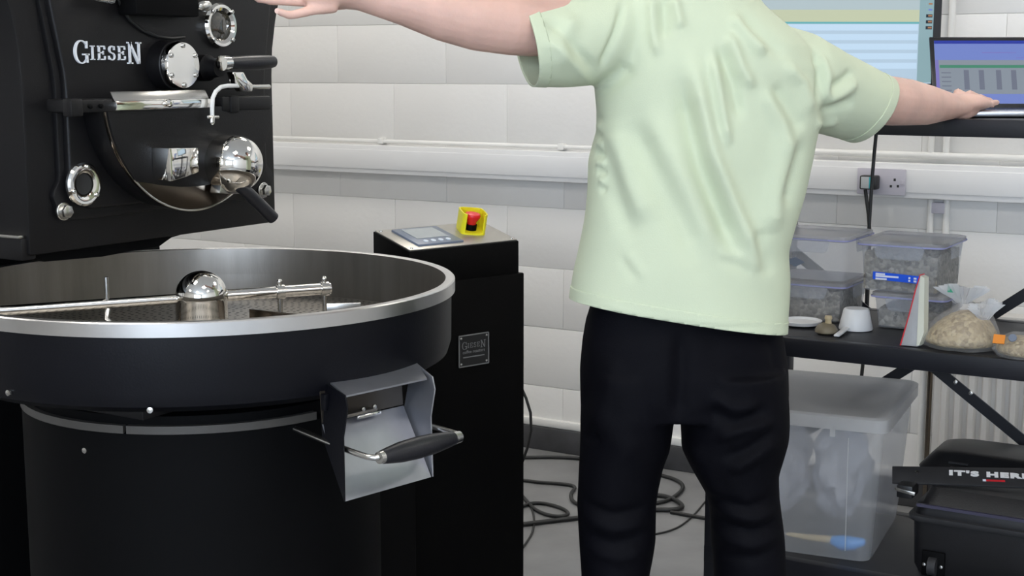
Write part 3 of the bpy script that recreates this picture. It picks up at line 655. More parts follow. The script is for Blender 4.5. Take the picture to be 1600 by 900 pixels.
def rot_box(F, x0, x1, y0, y1, z0, z1): m = MB().box(x0, x1, y0, y1, z0, z1); m.v = [F(*p) for p in m.v]; return m
MH = .355
rot_box(SF, 0, MW, .004, .03, mz0, mz0+MH).build('housing', BEZEL, mon, bevel=.004)
bz = MB()
for (a, b, c, d) in ((0, .018, mz0, mz0+MH), (MW-.018, MW, mz0, mz0+MH), (.018, MW-.018, mz0, mz0+.014), (.018, MW-.018, mz0+MH-.012, mz0+MH)):
    m = rot_box(SF, a, b, 0, .006, c, d); bz.add(m.v, m.f)
bz.build('bezel', BEZEL, mon)
sx0, sx1, sz0, sz1 = .018, MW-.018, mz0+.014, mz0+MH-.012
scr = rot_box(SF, sx0, sx1, .003, .0045, sz0, sz1).build('screen', SC['blue'], mon, shade=False)
def pxz(py): return U(1440, py, B=3.46).z
def sband(nm, x0, x1, py0, py1, m, dy=.0005):
    rot_box(SF, x0, x1, .003-dy, .003, pxz(py1), pxz(py0)).build(nm, m, scr, shade=False)
sband('screen_band', sx0, sx1-.034, -60, 15, SC['grey']); sband('screen_band', sx0, sx1-.034, 15, 34, SC['olive']); sband('screen_band', sx0, sx1-.034, 34, 37, SC['teal'])
for i in range(5): sband('screen_band', sx0, sx1-.036, 38+i*15, 38+i*15+9.5, SC['pale'])
sband('screen_band', sx1-.034, sx1, -60, 129, SC['side'], .0004)
for i, m in enumerate(('ora', 'blue', 'dark', 'dark', 'ora')): sband('screen_icon', sx1-.018, sx1-.003, 3.5+i*9.3, 8.5+i*9.3, SC['dark'] if i > 1 else SC['side'], .0010)
for i, m in enumerate(('ora', 'lblue', 'ora', 'ora', 'ora')): sband('screen_icon', sx1-.013, sx1-.004, 4.5+i*9.3, 7+i*9.3, SC[m], .0014)
rot_box(SF, MW/2-.02, MW/2+.02, .03, .05, zt_+.008, mz0+.2).build('stand_neck', BEZEL, mon, bevel=.003)
rot_box(SF, MW/2-.12, MW/2+.12, -.04, .12, zt_+.002, zt_+.010).build('stand_base', BEZEL, mon, bevel=.003)
lh = U(1459, 172, B=3.36); LW = .325; rzl = YAW-radians(.5)
lap = thing('laptop', 'open silver laptop with blue spreadsheet screen under his right hand', 'laptop', (lh.x, lh.y, zt_), rzl)
LF = screen_frame((lh.x, lh.y, zt_+.003), rzl)
rot_box(LF, 0, LW, -.215, .0, 0, .013).build('base', SILVER, lap, bevel=.004)
kb = MB()
for r in range(5):
    for k in range(13):
        m = rot_box(LF, .025+k*.0215, .025+k*.0215+.0185, -.105+r*.019, -.105+r*.019+.016, .013, .0142); kb.add(m.v, m.f)
kbo = kb.build('keyboard', BEZEL, lap, shade=False)
rot_box(LF, .11, .215, -.20, -.125, .013, .0134).build('trackpad', SILVER, lap)
LHt = .172; tl = radians(20)
def LS(x, s, n): return LF(x, .004+s*sin(tl)-n*cos(tl), .012+s*cos(tl)+n*sin(tl))
def lbox(x0, x1, s0, s1, n0, n1): m = MB().box(x0, x1, s0, s1, n0, n1); m.v = [LS(*p) for p in m.v]; return m
lbox(0, LW, 0, LHt+.004, -.005, 0).build('lid', BEZEL, lap, bevel=.003)
ls = lbox(.010, LW-.010, .012, LHt-.006, 0, .0006).build('screen', SC['lgrey'], lap, shade=False)
def lband(nm, x0, x1, s0, s1, m, n=.0012): lbox(x0, x1, s0, s1, .0006, n).build(nm, m, ls, shade=False)
sh = LHt-.018
lband('screen_band', .010, LW-.01, .012, .012+sh*.15, SC['lblue']); lband('screen_band', .010, LW-.01, .012+sh*.69, .012+sh*.95, SC['lblue']); lband('screen_band', .010, LW-.01, .012+sh*.95, LHt-.006, SC['lnavy'])
lband('screen_band', .020, LW-.01, .012+sh*.565, .012+sh*.61, SC['lgreen']); lband('screen_band', .010, .018, .012+sh*.15, .012+sh*.69, SC['lviol'])
for x0 in (.075, .11, .15, .185, .215, .25, .29): lband('screen_cell', x0, x0+.012, .012+sh*.22, .012+sh*.53, SC['ldark'])
for k in range(5): lband('screen_cell', .023, .045, .012+sh*(.2+.07*k), .012+sh*(.215+.07*k), SC['ldark'])
lband('screen_cell', .12, .2, .012+sh*.80, .012+sh*.815, SC['lviol']); lband('screen_cell', .2, .29, .012+sh*.72, .012+sh*.735, SC['lviol'])

# ------------------------------------------------------------------ food boxes and small things on the middle shelf
def food_box(label, x0, x1, y0, dep, z0, h, fill, group='clear clip-lid food boxes on the middle shelf', taper=.008, rz=0):
    t = thing('food_container', label, 'container', ((x0+x1)/2, y0+dep/2, z0), 0, group)
    y1 = y0+dep
    def ring(k, z, e=0): return rounded([V((x0-e+k, y0-e+k, z)), V((x1+e-k, y0-e+k, z)), V((x1+e-k, y1+e-k, z)), V((x0-e+k, y1+e-k, z))], .022, 5)
    w = .0022
    body = MB().loft([ring(taper, z0+.001), ring(taper*.3, z0+h*.7), ring(0, z0+h-.012)], cap=False)
    body.f.append(tuple(range(len(ring(0, 0)))))
    b = body.build('box', CLEAR, t, smooth=50)
    MB().loft([ring(.003, z0+h-.015, .004), ring(-.001, z0+h-.012, .004), ring(-.001, z0+h-.002, .004), ring(.006, z0+h, .004)]).build('lid', LIDP, t, smooth=50)
    MB().loft([ring(-.0035, z0+h-.0125, .004), ring(-.0035, z0+h-.009, .004)], cap=False).build('seal', SEAL, t)
    xm = (x0+x1)/2; cwid = (x1-x0)*.33
    MB().prism(rounded([V((xm-cwid, y0-.008, z0+h-.007)), V((xm+cwid, y0-.008, z0+h-.007)), V((xm+cwid*.8, y0-.008, z0+h-.042)), V((xm-cwid*.8, y0-.008, z0+h-.042))], .014, 4), (0, .003, 0)).build('clip', CLEAR, t)
    ym = (y0+y1)/2
    MB().prism([V((x1+.006, ym-.05, z0+h-.007)), V((x1+.006, ym+.05, z0+h-.007)), V((x1+.006, ym+.04, z0+h-.042)), V((x1+.006, ym-.04, z0+h-.042))], (.003, 0, 0)).build('clip', CLEAR, t)
    return t
def bean_fill(label, x0, x1, y0, y1, z0, ztop, m):
    bm_ = MB(); n = 14
    rows = []
    for i in range(n+1):
        for j in range(n+1):
            edge = min(i, j, n-i, n-j) > 0
            bm_.v.append(V((x0+(x1-x0)*i/n, y0+(y1-y0)*j/n, ztop+(random.uniform(-.006, .006)+.01*sin(i*.7+j) if edge else random.uniform(-.004, .004)))))
    for i in range(n):
        for j in range(n): bm_.f.append((i*(n+1)+j, (i+1)*(n+1)+j, (i+1)*(n+1)+j+1, i*(n+1)+j+1))
    per = [i*(n+1) for i in range(n+1)]+[n*(n+1)+j for j in range(1, n+1)]+[i*(n+1)+n for i in range(n-1, -1, -1)]+[j for j in range(n-1, 0, -1)]
    b0 = len(bm_.v); bm_.v += [V((bm_.v[p].x, bm_.v[p].y, z0)) for p in per]; k = len(per)
    for i in range(k): bm_.f.append((per[i], per[(i+1) % k], b0+(i+1) % k, b0+i))
    bm_.f.append(tuple(b0+i for i in range(k)))
    return tag(bm_.build('coffee_beans', m, None, smooth=70), label, 'coffee beans', 'loose green beans in the food boxes', 'stuff')
zs = zm+.002
fl_ = U(1362, 511, Z=zs); fr_ = U(1474, 520, Z=zs); fy = fl_.y; x0c = fl_.x; x1c = U(1474, 500, Y=fy).x
ztop1 = U(1400, 458, Y=fy).z; h1c = ztop1-zs
food_box('clear food box with beans at the bottom, under the box with the blue label', x0c, x1c, fy, .20, zs, h1c, None)
bean_fill('low heap of pale green beans in the box under the blue labelled one', x0c+.012, x1c-.012, fy+.012, fy+.188, zs+.004, zs+h1c*.52, BEANG)
x2c, x3c = U(1342, 420, Y=fy-.005).x, U(1470, 420, Y=fy-.005).x; h2c = U(1400, 377, Y=fy-.005).z-ztop1-.002
fb = food_box('clear food box full of beans with a bright blue label, stacked on another box', x2c, x3c, fy-.008, .225, ztop1+.002, h2c, None)
bean_fill('green beans filling the box with the bright blue label', x2c+.010, x3c-.010, fy+.003, fy+.205, ztop1+.006, ztop1+.002+h2c*.74, BEANG)
la, lb = U(1364, 424, Y=fy-.012), U(1437, 444, Y=fy-.012)
lab = MB().prism([V((la.x, fy-.0115, la.z)), V((lb.x, fy-.0115, la.z-.004)), V((lb.x, fy-.0115, lb.z)), V((la.x, fy-.0115, lb.z+.004))], (0, .001, 0)).build('blue_label', BLUEL, fb, shade=False)
lw = lb.x-la.x; lhh = la.z-lb.z
for x0_, x1_, zf1 in ((.06, .26, .78), (.06, .55, .56), (.06, .30, .26), (.76, .80, .7), (.76, .80, .4), (.87, .93, .7), (.87, .93, .4)):
    zz = la.z-.004*x0_-lhh*(1-zf1); MB().box(la.x+lw*x0_, la.x+lw*x1_, fy-.0125, fy-.0115, zz-.0022, zz+.0022).build('label_print', WPRINT, lab, shade=False)
# left stack, partly behind the man
fyl = U(1300, 505, Z=zs).y
xa, xb = U(1196, 480, Y=fyl).x, U(1317, 480, Y=fyl).x
hL = U(1290, 441, Y=fyl).z-zs
food_box('clear food box full of beans, lower one of the stack beside his hip', xa, xb, fyl, .2, zs, hL, None)
bean_fill('green beans filling the lower box of the stack beside his hip', xa+.012, xb-.012, fyl+.012, fyl+.188, zs+.004, zs+hL*.76, BEANG)
hL2 = U(1290, 368, Y=fyl).z-zs-hL-.002
eb = food_box('empty clear food box on top of the stack beside his hip', xa-.004, xb+.004, fyl-.004, .21, zs+hL+.002, hL2, None)
dm = U(1243, 409, Y=fyl-.006)
MB().prism([dm+V((-.03, 0, 0)), dm+V((0, 0, -.012)), dm+V((.024, 0, 0)), dm+V((0, 0, .012))], (0, -.001, 0)).build('diamond_mark', HMI, eb, shade=False)
# white dish
dp = U(1252, 508, Z=zs)
MB().lathe((dp.x, dp.y, zs), EZ, [(.030, 0), (.046, .004), (.050, .012), (.048, .013), (.044, .007), (.0, .005)], 36).build('dish', WPLAST, None)
tag(bpy.data.objects['dish'], 'shallow white dish on the middle shelf beside his hip', 'dish')
# small tan knobbed lid
kp = U(1291, 521, Z=zs)
kl = thing('stopper', 'small tan domed stopper with a knob left of the white scoop', 'stopper', (kp.x, kp.y, zs))
MB().lathe((kp.x, kp.y, zs), EZ, [(.020, 0), (.026, .004), (.026, .010), (.020, .020), (.010, .025), (0, .026)], 28).build('dome', BROWN, kl)
MB().lathe((kp.x+.004, kp.y, zs+.022), EZ, [(.008, 0), (.007, .010), (.009, .014), (.008, .020), (0, .021)], 18).build('knob', WOOD, kl)
# upturned white measuring scoop
sp = U(1337, 514, Z=zs)
sc = thing('measuring_scoop', 'white plastic measuring scoop lying upside down on the middle shelf', 'scoop', (sp.x, sp.y, zs))
MB().lathe((sp.x, sp.y, zs), EZ, [(.037, 0), (.039, 0), (.040, .003), (.030, .047), (.027, .05), (0, .05), (0, .047), (.026, .047), (.0375, .002)], 36, cap=False).build('cup', WPLAST, sc)
hA = U(1333, 510, Z=zs+.006); hB = U(1307, 526, Z=zs+.002)
MB().bar(V((sp.x-.01, sp.y-.03, zs+.008)), V((hB.x, hB.y, zs+.004)), .014, .005).build('handle', WPLAST, sc, bevel=.002)
# stand-up pouch seen from its narrow side
pb = U(1420, 541, Z=zs); Yp = pb.y
pc = thing('foil_pouch', 'slim pale stand-up pouch with red edge, seen from its side', 'pouch', (pb.x, Yp+.04, zs))
pg = [U(*p, Y=Yp) for p in ((1407, 540), (1434, 542), (1441, 520), (1443, 434), (1438, 430), (1430, 455), (1421, 490))]
for p in pg: p.z = max(p.z, zs)
MB().prism(pg, (.004, .022, 0)).build('gusset', POUCH, pc, bevel=.002)
pe = [U(*p, Y=Yp-.001) for p in ((1405.8, 540), (1407.5, 540), (1421.6, 490), (1430.6, 455), (1438, 430), (1437, 429), (1429, 455), (1420, 490))]
for p in pe: p.z = max(p.z, zs)
MB().prism(pe, (.004, .023, 0)).build('printed_face', REDP, pc)
pf = [U(*p, Y=Yp-.002) for p in ((1432, 540), (1436, 540), (1443.5, 520), (1444.5, 434), (1438, 431), (1436, 455), (1434, 500))]
for p in pf: p.z = max(p.z, zs)
MB().prism(pf, (.004, .021, 0)).build('seam_strip', mat('cream_paper', (.62, .62, .52), .5, noise=.05), pc)
# bag of beige beans, tied
def blob(rings, jit, seed, n=26):
    rnd = random.Random(seed); ph = [rnd.uniform(0, 6.28) for _ in range(8)]
    R = []
    for i, (c, ra_, rb2) in enumerate(rings):
        ring = []
        for k in range(n):
            a = 2*pi*k/n; j = 1+jit*(sin(3*a+ph[0]+i*.7)*.5+sin(5*a+ph[1]-i)*.35+sin(9*a+ph[2]+i*1.7)*.3+rnd.uniform(-.4, .4))
            ring.append(V(c)+V((cos(a)*ra_*j, sin(a)*rb2*j, jit*.01*sin(7*a+i))))
        R.append(ring)
    return MB().loft(R)
b0_ = U(1442, 548, Z=zs); b1_ = U(1556, 549, Z=zs); yb_ = (b0_.y+b1_.y)/2+.055
xm = (U(1442, 540, Y=yb_).x+U(1562, 535, Y=yb_).x)/2; hwid = (U(1562, 535, Y=yb_).x-U(1442, 540, Y=yb_).x)/2
bt = U(1500, 482, Y=yb_).z-zs
bag = thing('bean_bag', 'clear tied plastic bag of beige beans beside the slim pouch', 'bag', (xm, yb_, zs))
blob([((xm, yb_, zs+.002), hwid*.88, .07), ((xm, yb_, zs+.016), hwid*.98, .082), ((xm+.004, yb_, zs+bt*.45), hwid*.86, .075), ((xm+.010, yb_, zs+bt*.75), hwid*.62, .058), ((xm+.015, yb_, zs+bt*.98), hwid*.26, .03)], .03, 3).build('beans', BEANB, bag, smooth=80, sub=1)
tz = U(1505, 443, Y=yb_).z
blob([((xm, yb_, zs+.0015), hwid*.92, .074), ((xm, yb_, zs+.018), hwid*1.03, .088), ((xm+.004, yb_, zs+bt*.48), hwid*.92, .080), ((xm+.010, yb_, zs+bt*.85), hwid*.66, .060), ((xm+.010, yb_, zs+bt*1.08), hwid*.30, .034), ((xm+.006, yb_, zs+bt*1.20), hwid*.17, .018)], .07, 5, 40).build('film', FILM, bag, smooth=25)
FILM2 = plastic('white_bag_film', (.88, .88, .88), .45, .06)
def pleats(c, rs, hs_, seed, n=44):
    r = random.Random(seed); R = []; ph = [r.uniform(0, 6.28) for _ in range(4)]
    for i, (rr_, h) in enumerate(zip(rs, hs_)):
        R.append([c+V((cos(2*pi*k/n)*rr_*(1+.28*(1 if k % 2 else -1)*min(i, 2)/2+.25*sin(6*pi*k/n+ph[0])), sin(2*pi*k/n)*rr_*.7*(1+.28*(1 if k % 2 else -1)*min(i, 2)/2+.25*sin(4*pi*k/n+ph[1])), h*(1+.22*sin(2*pi*k/n+ph[2])+.12*sin(6*pi*k/n+ph[3])))) for k in range(n)])
    m_ = MB(); m_.loft(R, cap=False); return m_
nkc = V((xm+.004, yb_-.01, zs+bt*1.16))
ht_ = (U(1500, 447, Y=yb_).z-nkc.z)
pleats(nkc, [.012, .018, .034, .046], [0, ht_*.25, ht_*.65, ht_], 6).build('tied_top', FILM2, bag, smooth=10)
pleats(V((xm+.05, yb_-.02, zs+bt*.80)), [.010, .018, .030], [0, .016, .034], 8).build('film_fold', FILM2, bag, smooth=10)
gp = U(1488, 452, Y=yb_-.03); MB().obox(gp, (EX, EY, EZ), (.010, .001, .007)).build('green_print', mat('green_print', (.05, .35, .2), .5, noise=.05), bag)
# small bag with orange label
sb = U(1540, 556, Z=zs); sy = sb.y+.03; sx = U(1605, 560, Y=sy).x; shw = .068
bag2 = thing('small_bean_bag', 'small pillow bag of pale beans with an orange label at the shelf edge', 'bag', (sx, sy, zs))
blob([((sx, sy, zs+.001), shw*.85, .04), ((sx, sy, zs+.014), shw, .05), ((sx, sy, zs+.032), shw*.92, .044), ((sx, sy, zs+.047), shw*.5, .022)], .05, 9).build('pouch_body', BEANB, bag2, smooth=80, sub=1)
blob([((sx, sy, zs+.0005), shw*.9, .044), ((sx, sy, zs+.014), shw*1.06, .054), ((sx, sy, zs+.033), shw*.98, .048), ((sx, sy, zs+.051), shw*.55, .026)], .06, 12, 36).build('film', FILM, bag2, smooth=25)
op = U(1561, 530, Y=sy-.05)
MB().obox(op, (EX, V((0, .5, .86)), V((0, -.86, .5))), (.012, .010, .0015)).build('orange_label', ORANGE, bag2)
MB().lathe(U(1582, 528, Y=sy-.05), V((0, -.86, .5)), [(.009, 0), (.008, .002), (0, .002)], 16).build('round_mark', HMI, bag2)

# ------------------------------------------------------------------ crate and case on the bottom shelf
zc0 = zb+.002
cr_o = U(1359, 881, Z=zc0); rzc = radians(6.5)
cr = thing('storage_crate', 'large frosted storage crate with lid on the bottom shelf', 'crate', (cr_o.x, cr_o.y, zc0), rzc)
CM = ROOT[cr.name]; CL = lambda x, y, z: CM @ V((x, y, z))
ch = U(1385, 655, P=CL(.02, -.02, 0), N=CL(0, -1, 0)-CL(0, 0, 0)).z-zc0
CWd, CDp = .31, .40
def cring(e, z, r=.035): return rounded([CL(-CWd-e, -e, z), CL(e, -e, z), CL(e, CDp+e, z), CL(-CWd-e, CDp+e, z)], r, 5)
bx = MB().loft([cring(-.004, .001), cring(.0, .02), cring(.022, ch-.03), cring(.024, ch-.018)], cap=False); bx.f.append(tuple(range(len(cring(0, 0)))))
bx.build('crate_body', CRATE, cr, smooth=50)
MB().loft([cring(.026, ch-.035), cring(.034, ch-.033), cring(.034, ch-.004), cring(.028, ch), cring(.018, ch), cring(.010, ch-.005)], cap=True).build('crate_lid', CRLID, cr, smooth=40)
for x in (-.09, -.26): MB().obox(CL(x, -.030, ch-.038), (CL(1, 0, 0)-CL(0, 0, 0), CL(0, 1, 0)-CL(0, 0, 0), EZ), (.006, .004, .012)).build('lid_rib', CRLID, cr)
MB().prism([CL(-.055, -.0215+.02*.0, .03), CL(-.053, -.0215, .03), CL(-.053, -.030, ch-.05), CL(-.055, -.030, ch-.05)], CL(0, .001, 0)-CL(0, 0, 0)).build('mould_line', CRLID, cr)
# crumpled milky bag and brush inside
pgm = MB()
rnd = random.Random(4)
def crumple(c, sx_, sy_, sz_, seed, n=22, m=12):
    r = random.Random(seed); R = []
    for i in range(m+1):
        t = pi*i/m; ring = []
        for k in range(n):
            a = 2*pi*k/n; j = 1+.22*sin(3*a+seed+i*.8)+.16*sin(5*a-i*1.3)+r.uniform(-.13, .13)
            rr = max(sin(t), .06)
            ring.append(CL(c[0]+sx_*rr*cos(a)*j, c[1]+sy_*rr*sin(a)*j, c[2]-sz_*cos(t)*(1+.1*sin(a*2+seed))))
        R.append(ring)
    return MB().loft(R)
tag(crumple((-.10, .13, .19), .062, .085, .12, 2).build('plastic_bag', BAGF, None, smooth=20), 'crumpled milky plastic bag inside the frosted crate', 'bag')
tag(crumple((-.225, .14, .18), .045, .085, .11, 5).build('plastic_bag', BAGF, None, smooth=20), 'second crumpled plastic bag in the crate, further left beside his leg', 'bag')
brh = thing('hand_brush', 'small brush with wooden handle and blue head lying in the crate', 'brush', CL(-.08, .05, .03))
MB().tube([CL(-.20, .03, .035), CL(-.15, .03, .034), CL(-.10, .03, .036), CL(-.085, .03, .036)], [.005, .008, .009, .010], 14, round_ends=True).build('handle', WOOD, brh)
MB().tube([CL(-.09, .03, .034), CL(-.07, .03, .032), CL(-.045, .03, .034), CL(-.025, .03, .040)], [.013, .019, .016, .010], 16, round_ends=True).build('head', BLUEB, brh)
# hard case
YC = YR+.055
cx0 = U(1422, 850, Y=YC).x; cx1 = cx0+.52
zr0, zr1 = U(1430, 808, Y=YC).z, U(1430, 787, Y=YC).z
cs = thing('hard_case', 'black hard plastic equipment case on the bottom shelf beside the crate', 'case', ((cx0+cx1)/2, YC+.2, zc0))
def xring(x0, x1, y0, y1, z, r=.03): return rounded([V((x0, y0, z)), V((x1, y0, z)), V((x1, y1, z)), V((x0, y1, z))], r, 5)
CD = .44
MB().loft([xring(cx0+.012, cx1-.012, YC+.012, YC+CD-.01, zc0), xring(cx0+.004, cx1-.004, YC+.004, YC+CD-.004, zc0+.02), xring(cx0, cx1, YC, YC+CD, zr0-.004)]).build('lower_shell', CASE, cs, smooth=40)
MB().loft([xring(cx0-.004, cx1+.004, YC-.010, YC+CD+.006, zr0-.006), xring(cx0-.008, cx1+.008, YC-.014, YC+CD+.01, zr0), xring(cx0-.008, cx1+.008, YC-.014, YC+CD+.01, zr0+.007), xring(cx0-.004, cx1+.004, YC-.010, YC+CD+.006, zr0+.009)]).build('lower_rim', CASEG, cs, smooth=40)
MB().loft([xring(cx0+.004, cx1, YC-.004, YC+CD, zr0+.009), xring(cx0+.006, cx1, YC-.004, YC+CD, zr1), xring(cx0+.02, cx1-.01, YC-.002, YC+CD, zr1+.004), xring(cx0+.03, cx1-.02, YC+.03, YC+CD-.01, zr1+.036)]).build('lid', CASE, cs, smooth=40)
MB().loft([xring(cx0+.012, cx1-.002, YC-.009, YC-.002, zr1-.003, .003), xring(cx0+.012, cx1-.002, YC-.010, YC-.002, zr1+.004, .003)]).build('lid_bead', mat('grey_violet_bead', (.055, .052, .085), .4, noise=.1), cs)
ztp = U(1500, 697, Y=YC+.30).z
dx0 = U(1449, 720, Y=YC+.28).x
MB().loft([xring(dx0-.012, cx1-.02, YC+.21, YC+CD-.01, zr1+.024, .05), xring(dx0+.0, cx1-.03, YC+.225, YC+CD-.02, ztp-.03, .05), xring(dx0+.02, cx1-.04, YC+.235, YC+CD-.035, ztp-.008, .05), xring(dx0+.045, cx1-.06, YC+.25, YC+CD-.055, ztp, .05)]).build('lid_dome', CASE, cs, smooth=50)
mk = U(1497, 724, Y=YC+.222)
MB().obox(mk, (EX, EY, EZ), (.022, .004, .0022)).build('lid_mark', CASEG, cs)
wl0 = U(1458, 884, Y=YC)
MB().box(wl0.x-.026, wl0.x+.026, YC-.004, YC+.006, zc0+.002, wl0.z+.034).build('wheel_housing', DARK, cs, bevel=.003)
MB().lathe((wl0.x-.010, YC-.004, wl0.z), EX, [(.008, 0), (.021, .001), (.021, .019), (.008, .02)], 24).build('case_wheel', CASEG, cs)
for x in (-.019, .019): MB().lathe((wl0.x+x, YC-.004, wl0.z+.002), -EY, [(.005, 0), (.004, .004), (0, .005)], 10).build('wheel_screw', STEEL, cs)
lt = U(1412, 765, Y=YC-.004)
MB().box(lt.x-.016, lt.x+.02, YC-.006, YC+.05, lt.z-.020, lt.z+.010).build('latch', CASE, cs, bevel=.003)
MB().bar(V((lt.x-.018, YC-.012, lt.z+.002)), V((lt.x+.028, YC-.012, lt.z-.004)), .006, .008).build('latch_bar', STEEL, cs, bevel=.001)
# printed strap lying over the case
p00, p01 = U(1394, 753, Y=YC+.02), U(1394, 728, Y=YC+.07)
p10, p11 = U(1606, 761, Y=YC+.10), U(1606, 731, Y=YC+.165)
sn = (p10-p00).cross(p01-p00).normalized()
p10 = p00+(p10-p00)*1.25; p11 = p01+(p11-p01)*1.25
strap = thing('printed_strap', 'dark grey strap with white slogan lying across the black case', 'strap', ((p00+p10)/2).to_tuple())
MB().prism([p00, p10, p11, p01], sn*-.006).build('band', CASEG, strap, bevel=.0015)
tu = (p10-p00).normalized(); tv = sn.cross(tu)
def SP(x, y): return U(x, y, P=p00, N=sn)
ta, tz_, th = SP(1483, 742), SP(1597, 747.5), SP(1483, 733.5)
tu2 = (tz_-ta).normalized(); tv2 = sn.cross(tu2)
hs = (th-ta).length
tx = text_mesh('slogan', "IT'S HERE", hs*1.16, (0, 0, 0), (1, 0, 0), (0, 1, 0), WPLAST, None, space=1.2, bold=hs*.075)
xs = [v.co.x for v in tx.data.vertices]; kx = (tz_-ta).length*1.12/(max(xs)-min(xs))
M4 = Matrix((tu2*kx, tv2, sn)).transposed().to_4x4(); M4.translation = ta-tu2*min(xs)*kx+sn*.0004
tx.data.transform(M4); tx.data.transform(ROOT[strap.name].inverted()); tx.parent = strap
rd = SP(1537, 750.5)
MB().obox(rd+tu*.024, (tu, tv, sn), (.022, .003, .0004)).build('red_print', REDP, strap)
MB().obox(rd+tu*.0015, (tu, tv, sn), (.0035, .0035, .0006)).build('white_print', WPRINT, strap)
MB().lathe(SP(1432.5, 738), sn, [(.004, 0), (.004, .002), (0, .003)], 12).build('eyelet', STEEL, strap)
# radiator on the wall behind
rx0 = U(1456, 640, Y=4.5).x; rx1 = rx0+1.3
rd_ = thing('radiator', 'cream ribbed panel radiator on the wall behind the rack', 'radiator', ((rx0+rx1)/2, 4.52, .15))
rp = []
nrib = 30
for i in range(nrib):
    xa_ = rx0+.02+(rx1-rx0-.04)*i/nrib; w_ = (rx1-rx0-.04)/nrib
    rp += [(xa_, 4.515), (xa_+w_*.2, 4.498), (xa_+w_*.55, 4.498), (xa_+w_*.75, 4.515)]
poly = [V((rx0, 4.515, .16))]+[V((x, y, .16)) for x, y in rp]+[V((rx1, 4.515, .16)), V((rx1, 4.565, .16)), V((rx0, 4.565, .16))]
MB().prism(poly, (0, 0, .50)).build('ribbed_panel', RAD, rd_, smooth=20)
MB().box(rx0-.004, rx1+.004, 4.495, 4.57, .655, .668).build('top_grille', RAD, rd_, bevel=.003)
MB().tube([(rx0-.02, 4.54, .02), (rx0-.02, 4.54, .66)], .008, 10).build('feed_pipe', DKSTEEL, rd_)
for x in (rx0+.15, rx1-.15): MB().box(x-.02, x+.02, 4.565, YB-.012, .3, .5).build('wall_bracket', RAD, rd_)

# ------------------------------------------------------------------ socket, plug and cables
YS = YB-.064
s0, s1 = U(1341, 266, Y=YS), U(1415, 306, Y=YS)
so = thing('wall_socket', 'double grey wall socket on the white trunking above the boxes', 'socket', ((s0.x+s1.x)/2, YS, s1.z))
MB().box(s0.x, s1.x, YS-.010, YS, 1.020, 1.104).build('socket_plate', SOCK, so, bevel=.003)
for px, py in ((1398, 281), (1392, 291), (1403, 291)):
    p = U(px, py, Y=YS-.01); MB().box(p.x-.0035, p.x+.0035, YS-.0105, YS-.009, p.z-.004, p.z+.004).build('socket_slot', HOLE, so, shade=False)
p = U(1410, 285, Y=YS-.01); MB().box(p.x-.006, p.x+.006, YS-.0145, YS-.009, p.z-.007, p.z+.007).build('rocker_switch', SOCK, so, bevel=.001)
pg0, pg1 = U(1343, 274, Y=YS-.05), U(1369, 297, Y=YS-.05)
pl_ = thing('power_plug', 'black mains plug with grey and teal face in the wall socket', 'plug', ((pg0.x+pg1.x)/2, YS-.03, pg1.z))
MB().box(pg0.x, pg1.x, YS-.05, YS-.0108, pg1.z, pg0.z).build('plug_body', CABLE, pl_, bevel=.005)
xm_ = pg0.x+(pg1.x-pg0.x)*.58
MB().box(pg0.x+.006, xm_, YS-.053, YS-.049, pg1.z+.004, pg0.z-.004).build('plug_face', GREYP, pl_, bevel=.001)
MB().box(xm_, pg1.x-.012, YS-.053, YS-.049, pg1.z+.004, pg0.z-.004).build('plug_stripe', TEAL, pl_, bevel=.001)
MB().tube([U(*p, Y=YS-.03) for p in ((1352, 296), (1354, 312), (1357, 335), (1359, 365), (1357, 420), (1355, 480), (1352, 530), (1345, 600), (1340, 680))], .006, 10).build('plug_lead', CABLE, pl_, smooth=60)
ck = MB().tube([U(*p, Y=YRB+.05) for p in ((1371, 195), (1368.5, 214), (1366, 240), (1363, 275), (1360, 320), (1358, 355), (1356, 400), (1354, 470), (1353, 510))], .0048, 10)
tag(ck.build('hanging_cable', CABLE, None, smooth=60), 'thin black cable hanging down behind the rack in front of the socket', 'cable')
def floor_cable(label, pts, r, Zs=None):
    P = [U(px, py, Z=r*1.02) if len(q) == 0 else V((0, 0, 0)) for px, py, *q in pts]
    cu = bpy.data.curves.new('c', 'CURVE'); cu.dimensions = '3D'; sp_ = cu.splines.new('NURBS'); sp_.points.add(len(P)-1)
    for i, p in enumerate(P): sp_.points[i].co = (*p, 1)
    sp_.use_endpoint_u = True; sp_.order_u = 3; cu.bevel_depth = r; cu.bevel_resolution = 3; cu.resolution_u = 8
    t = bpy.data.objects.new('t', cu); COL.objects.link(t); me = evaluated(t); bpy.data.objects.remove(t)
    return tag(link('floor_cable', me, CABLE, None, 60), label, 'cable', 'black cables on the floor')
floor_cable('black floor cable running straight along the wall, farthest of the floor cables', [(800, 714), (821, 715), (860, 714), (906, 716), (960, 722), (1005, 734), (1034, 743), (1057, 749), (1070, 760), (1060, 772), (1042, 783), (1015, 788), (980, 780)], .0065)
floor_cable('black cable crossing the floor from the cabinet towards his left foot', [(800, 748), (821, 751), (845, 754), (880, 756), (902, 760), (890, 772), (896, 786), (920, 792), (960, 790)], .006)
floor_cable('black cable coiled in a loop on the floor beside the cabinet', [(800, 800), (823, 787), (845, 785), (878, 793), (892, 804), (868, 808), (838, 799), (818, 778), (805, 760)], .006)
floor_cable('thick black cable lying below the coil beside the cabinet', [(790, 822), (819, 819), (860, 814), (906, 809), (970, 800), (1027, 796), (1050, 797), (1069, 793), (1060, 783), (1040, 775), (1020, 773), (990, 778)], .0075)
floor_cable('black cable ending behind his right leg', [(1048, 800), (1060, 802), (1085, 807), (1113, 811), (1150, 816)], .006)
